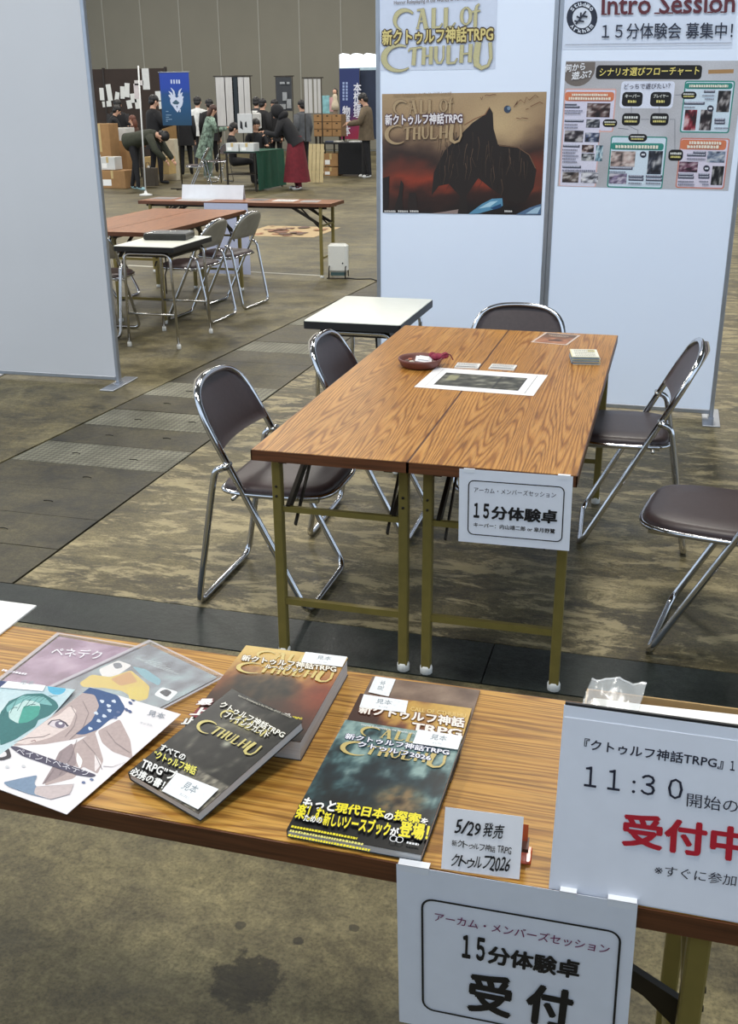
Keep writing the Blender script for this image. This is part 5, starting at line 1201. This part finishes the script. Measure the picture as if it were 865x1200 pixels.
# ---- cartons and bags at the left
GBX = 'cartons stacked by the grey panel'
bgbox('carton', 'tall brown carton standing beside the grey panel edge', 'box', 113, 145, 127, 235, 18.0, .4, KRA, GBX, carton_tape)
bgbox('carton', 'white carton on top of a brown one behind the bending person', 'box', 127.5, 150, 147, 165, 18.8, .4, WHC, GBX, carton_tape)
bgbox('carton', 'brown carton carrying the white one behind the bending person', 'box', 127.5, 165.1, 147, 235, 18.8, .4, KRA, GBX, carton_tape)
bgbox('carton', 'lower brown carton with white labels behind the bending person', 'box', 118, 200, 146, 223, 17.3, .4, KRA, GBX, carton_tape)
bgbox('carton', 'upper pale carton with white labels near the panel', 'box', 118, 184, 134, 199.0, 17.35, .3, WHC, GBX, carton_tape)
def crate_table(name, label, x0, x1, ytop, Y, depth, topm, h=None, cloth=None, side=None):
    A, B = atY(x0, ytop, Y), atY(x1, ytop, Y); w_ = B.x-A.x; h = .72
    t = thing(name, label, 'table', (A.x, Y, 0))
    b = MB(); b.box((0, 0, h-.03), (w_, depth, h), .004); b.build('tabletop', topm, t)
    for x in (.04, w_-.04):
        for y in (.04, depth-.04): b = MB(); b.box((x-.015, y-.015, 0), (x+.015, y+.015, h-.03)); b.build('leg', BRACE, t)
    if cloth:
        N = 24
        def drape(b, p0, p1, out):
            vs = []
            for i in range(N+1):
                f = i/N; p = V(p0).lerp(V(p1), f); wv = .012*math.sin(f*21)+.008*math.sin(f*47)
                vs += [p+V((0, 0, h-.005)), p+V(out)*(.02+wv)+V((0, 0, .03))]
            b.add(vs, [(2*i, 2*i+1, 2*i+3, 2*i+2) for i in range(N)], True)
        b = MB(); b.box((-.006, -.006, h), (w_+.006, depth+.006, h+.004)); 
        if 'f' in side: drape(b, (-.006, -.008, 0), (w_+.006, -.008, 0), (0, -1, 0))
        if 'r' in side: drape(b, (w_+.008, -.006, 0), (w_+.008, depth+.006, 0), (1, 0, 0))
        b.build('cloth', cloth, t)
    return t
crate_table('booth_table', 'brown booth table behind the bending person', 146, 168, 152, 20.0, .6, OAKBG)
bgbox('tote_bag', 'off-white tote bag standing under the blue banner', 'bag', 181, 163, 204, 240, 19.6, .18, mat('canvas', (196, 186, 164), .9, noise=.1, nscale=10), None,
      lambda t, w, d, h: MB().tube([(w*.3, .0, h), (w*.34, 0, h+.12), (w*.6, 0, h+.12), (w*.66, 0, h)], .012, 6).build('handle', mat('canvas', (196, 186, 164)), t))
bgbox('carton', 'open yellow cardboard carton on the floor beside the white pole', 'box', 170, 184, 197, 204, 18.9, .35, mat('carton_yellow', (196, 166, 112), .8, noise=.08), None, carton_tape)
bgbox('paper_bag', 'small dark paper bag next to the bending person', 'bag', 168, 197, 181, 218, 17.6, .16, mat('bag_dark', (74, 66, 56), .8, noise=.1), None,
      lambda t, w, d, h: MB().tube([(w*.3, .0, h), (w*.36, 0, h+.1), (w*.6, 0, h+.1), (w*.68, 0, h)], .008, 6).build('handle', mat('bag_cord', (60, 52, 46), .8, noise=.1), t))
bgbox('crate', 'wooden crate end behind the tote bag', 'box', 187, 140, 197, 235, 20.4, .4, mat('crate_wood', (150, 116, 72), .7, noise=.2, nscale=6, stretch=(8, 8, 1)), None, carton_tape)
dup(ch, (*G(232, 220)[:2], 0), R90+.3, 'grey folding chair under the patterned robe in the hall behind', 'folding chairs in the hall behind')
dup(ch, (*G(256, 213)[:2], 0), R90+.9, 'folding chair beside the seated person in the hall behind', 'folding chairs in the hall behind')

# ---- green-clothed table, rack and magazines
GRN = mat('green_cloth', (16, 74, 54), .85, noise=.12, nscale=8)
tg = crate_table('booth_table', 'booth table with a dark green cloth in front of the red-skirted woman', 262, 300, 178, 17.0, 1.5, mat('black_top', (40, 40, 42), .6, noise=.1), cloth=GRN, side='r')
b = MB(); w_ = atY(300, 178, 17).x-atY(262, 178, 17).x
b.box((.03, .05, .30), (w_-.03, .5, .32)); b.build('shelf', BRACE, tg)
for k, (x0, x1, y0, y1, lab) in enumerate(((265, 279, 168, 178, 'white box of booklets on the green-clothed table, the left one'), (281, 297, 168, 178, 'white box of booklets on the green-clothed table, the right one'))): bgbox('booklet_box', lab, 'box', x0, y0, x1, y1, 17.05, .3, WHC, 'booklet boxes on the green table', carton_tape).location.z = .7242
t = bgbox('display_board', 'small white display board with dark drawings behind the booklet boxes', 'sign', 279, 133, 295, 156, 18.2, .02, mat('board_white', (206, 206, 206), .6, noise=.04))
w_, h_ = [(v[0], v[2]) for v in [t.children[0].data.vertices[i].co for i in range(len(t.children[0].data.vertices))]][-1], 0
b = MB(); b.prism([(.05, .1), (.11, .06), (.10, .2), (.06, .24)], 0, .003, lambda p: (p[0], -p[2], p[1])); b.build('drawing', mat('ink_dark', (30, 30, 34), .6, noise=.1), t)
b = MB(); b.prism([(.15, .12), (.20, .10), (.19, .22), (.16, .2)], 0, .003, lambda p: (p[0], -p[2], p[1])); b.build('drawing', mat('ink_dark', (30, 30, 34)), t)
b = MB(); b.bar((.11, .01, 0), (.11, .01, -.78+.72-.26), .02, .02); b.build('stem', BRACE, t)
def scrolls(label_rack, label, strips, y0, y1, Y, names, rack_group):
    xs = [s_[0] for s_ in strips]+[s_[1] for s_ in strips]; A, B = atY(min(xs), y1, Y), atY(max(xs), y0, Y)
    t = thing('scroll_rack', label_rack, 'rack', (A.x, Y+.03, 0), 0, rack_group)
    for x in (0, B.x-A.x): b = MB(); b.tube([(x, 0, 0), (x, 0, B.z+.02)], .012, 6); b.build('post', BRACE, t)
    b = MB(); b.tube([(-.05, 0, B.z+.02), (B.x-A.x+.05, 0, B.z+.02)], .012, 6); b.build('rail', BRACE, t)
    for (x0, x1, cc), nm in zip(strips, names):
        P, Q = atY(x0, y1, Y), atY(x1, y0, Y)
        tt = thing('hanging_scroll', nm, 'scroll', (P.x, Y, P.z), 0, label)
        b = MB(); b.box((.010, -.004, .0), (Q.x-P.x-.010, .002, Q.z-P.z)); b.build('cloth', mat('scroll_%d_%d_%d' % cc, cc, .8, noise=.08, nscale=5, stretch=(3, 3, .6)), tt)
        for z in (0, Q.z-P.z): b = MB(); b.tube([(.006, -.002, z), (Q.x-P.x-.006, -.002, z)], .008, 6); b.build('roller', mat('roller', (60, 54, 50), .5, noise=.1), tt)
WS, DS = (206, 202, 198), (44, 52, 58)
scrolls('black rack carrying the left row of white scrolls', 'hanging scrolls in the left row', [(255, 264, WS), (265, 273.5, WS), (274, 279, DS), (280, 286, WS), (287, 292.5, WS)], 90, 148, 19.2,
        ['widest white hanging scroll at the left end of the left row', 'white hanging scroll left of the dark one', 'dark narrow hanging scroll among the white ones', 'white hanging scroll right of the dark one', 'white hanging scroll at the right end of the left row'], 'scroll racks')
scrolls('black rack carrying the four white scrolls right of the grey tapestry', 'hanging scrolls in the right row', [(357, 361, WS), (362, 366, WS), (368, 371.5, WS), (372.5, 376, WS)], 92, 133, 21.2,
        ['leftmost white scroll of the right row of four', 'second white scroll from the left in the right row', 'third white scroll from the left in the right row', 'rightmost white scroll of the right row of four'], 'scroll racks')
scrolls('thin rack holding the grey tapestry', 'tapestries', [(324, 342, (58, 60, 64))], 90, 130, 24.2, ['grey tapestry with pale marks hanging behind the green table'], 'scroll racks')
A = atY(328, 125, 24.19); 
for k, (x, y, w_, h_) in enumerate(((328, 96, .18, .05), (334, 96, .12, .05), (331, 108, .12, .2), (336, 116, .12, .22), (328, 122, .16, .12))):
    P = atY(x, y, 24.18); b = MB(); b.box((0, 0, -h_), (w_, .003, 0)); o = b.build('print_patch', mat('patch_grey', (150, 152, 154), .8, noise=.2, nscale=8)); o.parent = [c for c in COL.objects if c.name.startswith('hanging_scroll')][-1] if False else None
    r = [o2 for o2 in bpy.data.objects if o2.get('label') == 'grey tapestry with pale marks hanging behind the green table'][0]
    o.parent = r; o.location = (P.x-r.location.x, 24.18-r.location.y-.006, P.z-r.location.z)
# cream slatted boards leaning beside the skirt
A, B = atY(361, 214, 19.4), atY(378, 169, 19.4)
t = thing('slatted_board', 'cream slatted boards leaning beside the dark red skirt', 'board', (A.x, 19.4, 0)); w_ = B.x-A.x
for i in range(4):
    b = MB(); x = w_*i/4; b.bar((x+w_/8, 0, .01), (x+w_/8, .12, B.z), w_/4-.012, .02, up=(0, 1, 0)); b.build('slat', mat('cream_wood', (206, 186, 140), .7, noise=.1, nscale=6), t)
for z, y in ((.2, .045), (.62, .11)): b = MB(); b.box((0, y, z), (w_, y+.02, z+.04)); b.build('batten', mat('cream_wood', (206, 186, 140)), t)
# ---- black-clothed table, cartons, drawers, navy banner, white canopy
tb = crate_table('booth_table', 'booth table with a black cloth in front of the man in brown', 378, 422, 164, 21.6, .8, mat('black_top', (40, 40, 42)), cloth=mat('black_cloth', (24, 24, 27), .9, noise=.1), side='r')
A, B = atY(397, 200, 21.6), atY(424, 165, 21.6); o = tb.location.x
b = MB(); b.box((A.x-o, -.012, .04), (B.x-o, -.006, .72)); b.build('front_cloth', mat('black_cloth', (24, 24, 27)), tb)
bgbox('carton', 'brown carton under the black-clothed table', 'box', 379, 180, 396, 195, 21.62, .4, KRA, 'cartons by the black table', carton_tape)
bgbox('carton', 'low brown carton on the floor under the black-clothed table', 'box', 379, 196, 396, 212, 21.62, .4, KRA, 'cartons by the black table', carton_tape)
def drawers(t, w, d, h):
    for r in range(3):
        for c in range(3):
            b = MB(); b.box((w*c/3+.01, -.012, h*r/3+.01), (w*(c+1)/3-.01, 0, h*(r+1)/3-.01)); dr = b.build('drawer', KRA, t)
            b = MB(); b.box((w*(c+.4)/3, -.016, h*(r+.72)/3), (w*(c+.6)/3, -.011, h*(r+.86)/3)); b.build('finger_hole', mat('hole_dark', (30, 24, 20), .9, noise=.1), dr)
bgbox('drawer_unit', 'stack of small brown cardboard drawers left of the navy banner', 'drawers', 368, 134, 400, 160, 23.0, .4, mat('carton_dark', (120, 92, 62), .8, noise=.1), None, drawers)
def dstand(t, w, d, h):
    z0 = t.location.z
    for x in (.04, w-.04):
        for y in (.04, d-.04): b = MB(); b.box((x-.02, y-.02, -z0), (x+.02, y+.02, 0)); b.build('leg', BRACE, t)
dstand([o for o in bpy.data.objects if o.get('category') == 'drawers'][0], atY(400, 134, 23).x-atY(368, 134, 23).x, .4, 0)
for k, (x0, x1, cc, lab) in enumerate(((380, 390, (60, 66, 84), 'dark blue booklets laid out on the black-clothed table'), (390, 399, (190, 186, 176), 'pale booklets in the middle of the black-clothed table'), (408, 420, (206, 204, 200), 'white booklets at the right end of the black-clothed table'))):
    A = atY(x0, 164, 21.7); B = atY(x1, 164, 21.7); b = MB(); b.box((0, 0, 0), (B.x-A.x, .24, .03), .004); o = b.build('booklet_pile', mat('pile_%d' % k, cc, .6, noise=.25, nscale=14)); o.location = (A.x, 21.75, .7245); tag(o, lab, 'booklets', 'booklets on the black table')
person_fig = bgbox('display_doll', 'small figure with black hair in a cream dress on the drawers', 'doll', 390.5, 128, 394.5, 134, 23.05, .08, mat('doll_base', (150, 130, 110), .6, noise=.1))
b = MB(); b.lathe([(.10, .0), (.085, .12), (.05, .24), (.06, .30), (.035, .36)], (.04, .04, .10), 12); b.build('dress', mat('doll_dress', (206, 190, 164), .8, noise=.1), person_fig)
b = MB(); b.ell((.04, .04, .50), .055, .055, .065, 10, 7); b.build('head', SKINM, person_fig); b = MB(); b.ell((.04, .055, .51), .066, .058, .075, 10, 7); b.ell((.04, .08, .42), .06, .04, .10, 10, 7); b.build('hair', HAIRS['black'], person_fig)
for x0, x1, y0, y1, cc, lab in ((378, 386, 112, 130, (126, 176, 182), 'pale turquoise picture board behind the cardboard drawers'), (386, 390, 114, 128, (196, 150, 150), 'pink picture board behind the cardboard drawers')): bgbox('picture_board', lab, 'picture', x0, y0, x1, y1+3, 23.38, .02, mat('pict_%d' % cc[0], cc, .6, noise=.3, nscale=9), 'picture boards')
Yn = 24.6; A, B = atY(399, 163, Yn), atY(421, 80, Yn)
t = thing('banner_stand', 'tall navy banner with white vertical lettering behind the man in brown', 'banner', (A.x, Yn, 0)); w_, z0_, z1_ = B.x-A.x, A.z, B.z
b = MB(); b.box((0, 0, z0_), (w_, .006, z1_)); b.build('cloth', mat('banner_navy', (34, 44, 96), .7, noise=.05), t)
for x in (.0, w_): b = MB(); b.tube([(x, .02, 0), (x, .02, z1_)], .012, 6); b.build('post', BRACE, t)
s = Sheet('banner', (A.x, Yn, z0_), (1, 0, 0), (0, 0, 1), w_, z1_-z0_, '', '', obj=t, dz=.0003); s.let.z = .004
s.grid(0, 0, s.w, s.h, 4, 10, lambda u, v: ramp3(v+.25*(.5-u), [(0, (150, 40, 70)), (.16, (132, 44, 84)), (.34, (60, 44, 96)), (.5, (34, 48, 104)), (1, (30, 44, 98))]))
q = crop(380, 55, 7.5)
s.text('本\n格\n推\n理', *q((258, 620), (325, 620), (258, 318)), (222, 222, 232), .03, align='CENTER', line=.9)
s.text('物\n語\n体', *q((162, 780), (228, 780), (162, 520)), (222, 222, 232), .03, align='CENTER', line=.9)
for x in (162, 190):
    for k in range(6): A2 = s.px(*q((x, 330+k*28))[0]); s.rect(A2[0], A2[1], A2[0]+.05, A2[1]+.055, (150, 166, 206), lay=s.let)
for L_ in (s.art, s.let): L_.v = [(x, -z, y+z0_) for x, y, z in L_.v]
s.done()
Yn2 = 24.7; A, B = atY(422.5, 163, Yn2), atY(442, 82, Yn2)
t = thing('banner_stand', 'second dark navy banner right behind the brown jacket', 'banner', (A.x, Yn2, 0))
b = MB(); b.box((0, 0, A.z), (B.x-A.x, .006, B.z)); b.build('cloth', mat('banner_dark', (30, 40, 62), .7, noise=.2, nscale=3), t)
for x in (.0, B.x-A.x): b = MB(); b.tube([(x, .02, 0), (x, .02, B.z)], .012, 6); b.build('post', BRACE, t)
Yc = 25.4; A, B = atY(398, 82, Yc), atY(446, 63, Yc)
t = thing('booth_canopy', 'bright white booth canopy with a pale scalloped valance above the navy banner', 'canopy', (A.x, Yc, 0)); w_ = B.x-A.x
CANOPY_GLOW = bpy.data.materials.new('canopy_added_glow'); CANOPY_GLOW.use_nodes = True; bb = CANOPY_GLOW.node_tree.nodes['Principled BSDF']; bb.inputs['Base Color'].default_value = (.9, .93, 1, 1); bb.inputs['Emission Color'].default_value = (.92, .97, 1, 1); bb.inputs['Emission Strength'].default_value = .9  # glow added to the canopy cloth, which is no lamp
b = MB(); pts = [(0, A.z+.05)]+[(w_*i/12, B.z+.03*math.sin(i*1.7)) for i in range(13)]+[(w_, A.z+.05)]; b.prism(pts, 0, .5, lambda p: (p[0], p[2], p[1])); b.build('glowing_canopy_top', CANOPY_GLOW, t)
b = MB(); pts = [(0, A.z+.05), (w_, A.z+.05)]+[(w_*(1-i/24), A.z-.10-(.04 if i % 4 in (1, 2, 3) else 0)) for i in range(25)]; b.prism(pts, -.03, -.02, lambda p: (p[0], p[2], p[1])); b.build('valance', mat('valance', (168, 190, 200), .7, noise=.08), t)
for x in (.05, w_-.05):
    for y in (.02, .48): b = MB(); b.tube([(x, y, 0), (x, y, A.z+.05)], .015, 6); b.build('post', mat('pole_white', (216, 216, 214)), t)

# ---- things on and around the far tables
P = G(170, 289, .7)
t = thing('wrapped_package', 'flat black package in shiny wrap on the far white desk', 'package', (-2.37, 4.42, .7), .12)
b = MB(); b.box((-.155, -.11, 0), (.155, .11, .045), .008); b.build('box', mat('pkg_black', (34, 36, 36), .35, noise=.35, nscale=12), t)
b = MB(); N = 10; rnd = random.Random(4)
vs = [(-.157+.314*i/N, -.112+.224*j/N, .0465+.004*rnd.random()) for j in range(N+1) for i in range(N+1)]
b.add(vs, [(j*(N+1)+i, j*(N+1)+i+1, (j+1)*(N+1)+i+1, (j+1)*(N+1)+i) for j in range(N) for i in range(N)], False); b.build('clear_wrap', clear_plastic('wrap_film', .25, (235, 238, 240)), t)
A, B = atY(213, 232, 7.5), atY(284, 216, 7.5)
t = thing('tent_sign', 'low white folded sign board on the long far table', 'sign', (A.x, 7.5, .7), 0); w_ = B.x-A.x
WB = mat('sign_white', (214, 216, 222), .5, noise=.03)
b = MB(); b.bar((w_/2, 0, .0), (w_/2, .035, .135), w_, .004, up=(0, 1, 0)); b.build('front_leaf', WB, t)
b = MB(); b.bar((w_/2, .07, .0), (w_/2, .036, .135), w_, .004, up=(0, 1, 0)); b.build('rear_leaf', WB, t)
GP = 'papers laid along the long far table'
for k, (x0, y0, x1, lab, cc) in enumerate(((180, 232, 208, 'grey printed sheet at the left end of the long far table', (150, 148, 150)), (205, 235, 246, 'white sheet before the folded sign on the long far table', (214, 214, 214)), (290, 235, 312, 'dark picture sheet right of the folded sign on the long far table', (110, 104, 104)), (318, 236, 345, 'bright white sheet in the right half of the long far table', (232, 230, 226)), (350, 237, 372, 'pale grey sheet near the right end of the long far table', (176, 172, 170)))):
    P = G(x0, y0, .7); Q = G(x1, y0, .7); yy = min(max(P.y, 7.27), 7.42)
    s = Sheet('paper_sheet', (P.x, yy, .7018), (1, .03*(k-2), 0), (-.03*(k-2), 1, 0), Q.x-P.x, .2, lab, 'paper', GP, base=cc, thick=.0012)
    for j in range(3): s.scribble(.02, .03+.05*j, s.w-.02, .02, lerp(cc, (60, 60, 64), .4), seed=k*3+j)
    s.done()
A, B = atY(244, 320, 7.215), atY(291, 259, 7.215)
s = Sheet('hanging_sheet', (A.x, 7.215, A.z), (1, 0, 0), (0, 0, 1), B.x-A.x, .69-A.z, 'large pale lavender sheet hanging down the front of the long far table', 'sheet', base=(186, 190, 214), thick=.002); s.done()
t = thing('white_device', 'small white upright box on a wire stand, right of the long far table', 'device', (*G(397, 326)[:2], 0), .12)
b = MB(); b.box((-.095, -.05, .06), (.095, .05, .33), .02); b.build('housing', mat('device_white', (222, 220, 212), .4, noise=.02), t)
b = MB(); b.tube([(.05, -.05, .15), (.05, -.053, .15)], .008, 8); b.build('indicator', mat('ink_dark', (30, 30, 34)), t)
for x in (-.08, .08):
    b = MB(); b.tube(rounded([(x, -.09, .01), (x, -.07, .12), (x, .07, .12), (x, .09, .01)], .02, 3), .006, 6); b.build('stand_wire', BRACE, t)
b = MB(); b.tube([(-.1, -.09, .012), (.1, -.09, .012)], .006, 6); b.build('stand_wire', BRACE, t); b = MB(); b.box((-.07, -.04, .03), (.07, .04, .06)); b.build('power_block', mat('power_teal', (70, 96, 96), .5, noise=.1), t)
A = G(405, 327); B = G(446, 331)
b = MB(); b.tube([(A.x, A.y, .01), (A.x+.12, A.y-.02, .007), (A.x+.25, A.y+.03, .007), (B.x, B.y, .007), (B.x+.6, B.y+.02, .007)], .006, 6)
tag(b.build('power_cable', mat('cable_black', (28, 28, 30), .5, noise=.1)), 'black power cable running along the floor from the white device', 'cable')
Q = [G(300, 276), G(362, 277), G(372, 264), G(291, 262)]
W_, D_ = 1.05, 1.15
s = Sheet('floor_mat', (Q[0].x-.25, Q[0].y-.05, .003), (1, 0, 0), (0, 1, 0), W_, D_, 'sandy printed mat with rust marks on the floor beyond the long far table', 'mat', base=(186, 158, 112), thick=.0028, dz=.0006)
rnd = random.Random(8)
for k in range(26):
    x, y = rnd.uniform(.1, W_-.1), rnd.uniform(.1, D_-.1); r = rnd.uniform(.03, .09); s.poly([(x+r*math.cos(a)*rnd.uniform(.6, 1.2), y+r*1.4*math.sin(a)*rnd.uniform(.5, 1.2)) for a in [i*.9 for i in range(7)]], [(122, 74, 44), (96, 62, 44), (160, 104, 60)][k % 3], uv=True)
s.done()
A = G(150, 311); B = G(376, 323); d = (B-A).normalized(); n_ = V((-d.y, d.x, 0))*.025
b = MB(); b.prism([tuple((p)[:2]) for p in (A-n_, B-n_, B+n_, A+n_)], .0, .0015); b.build('marking_tape', mat('tape_pale', (196, 192, 178), .6, noise=.08), floor)
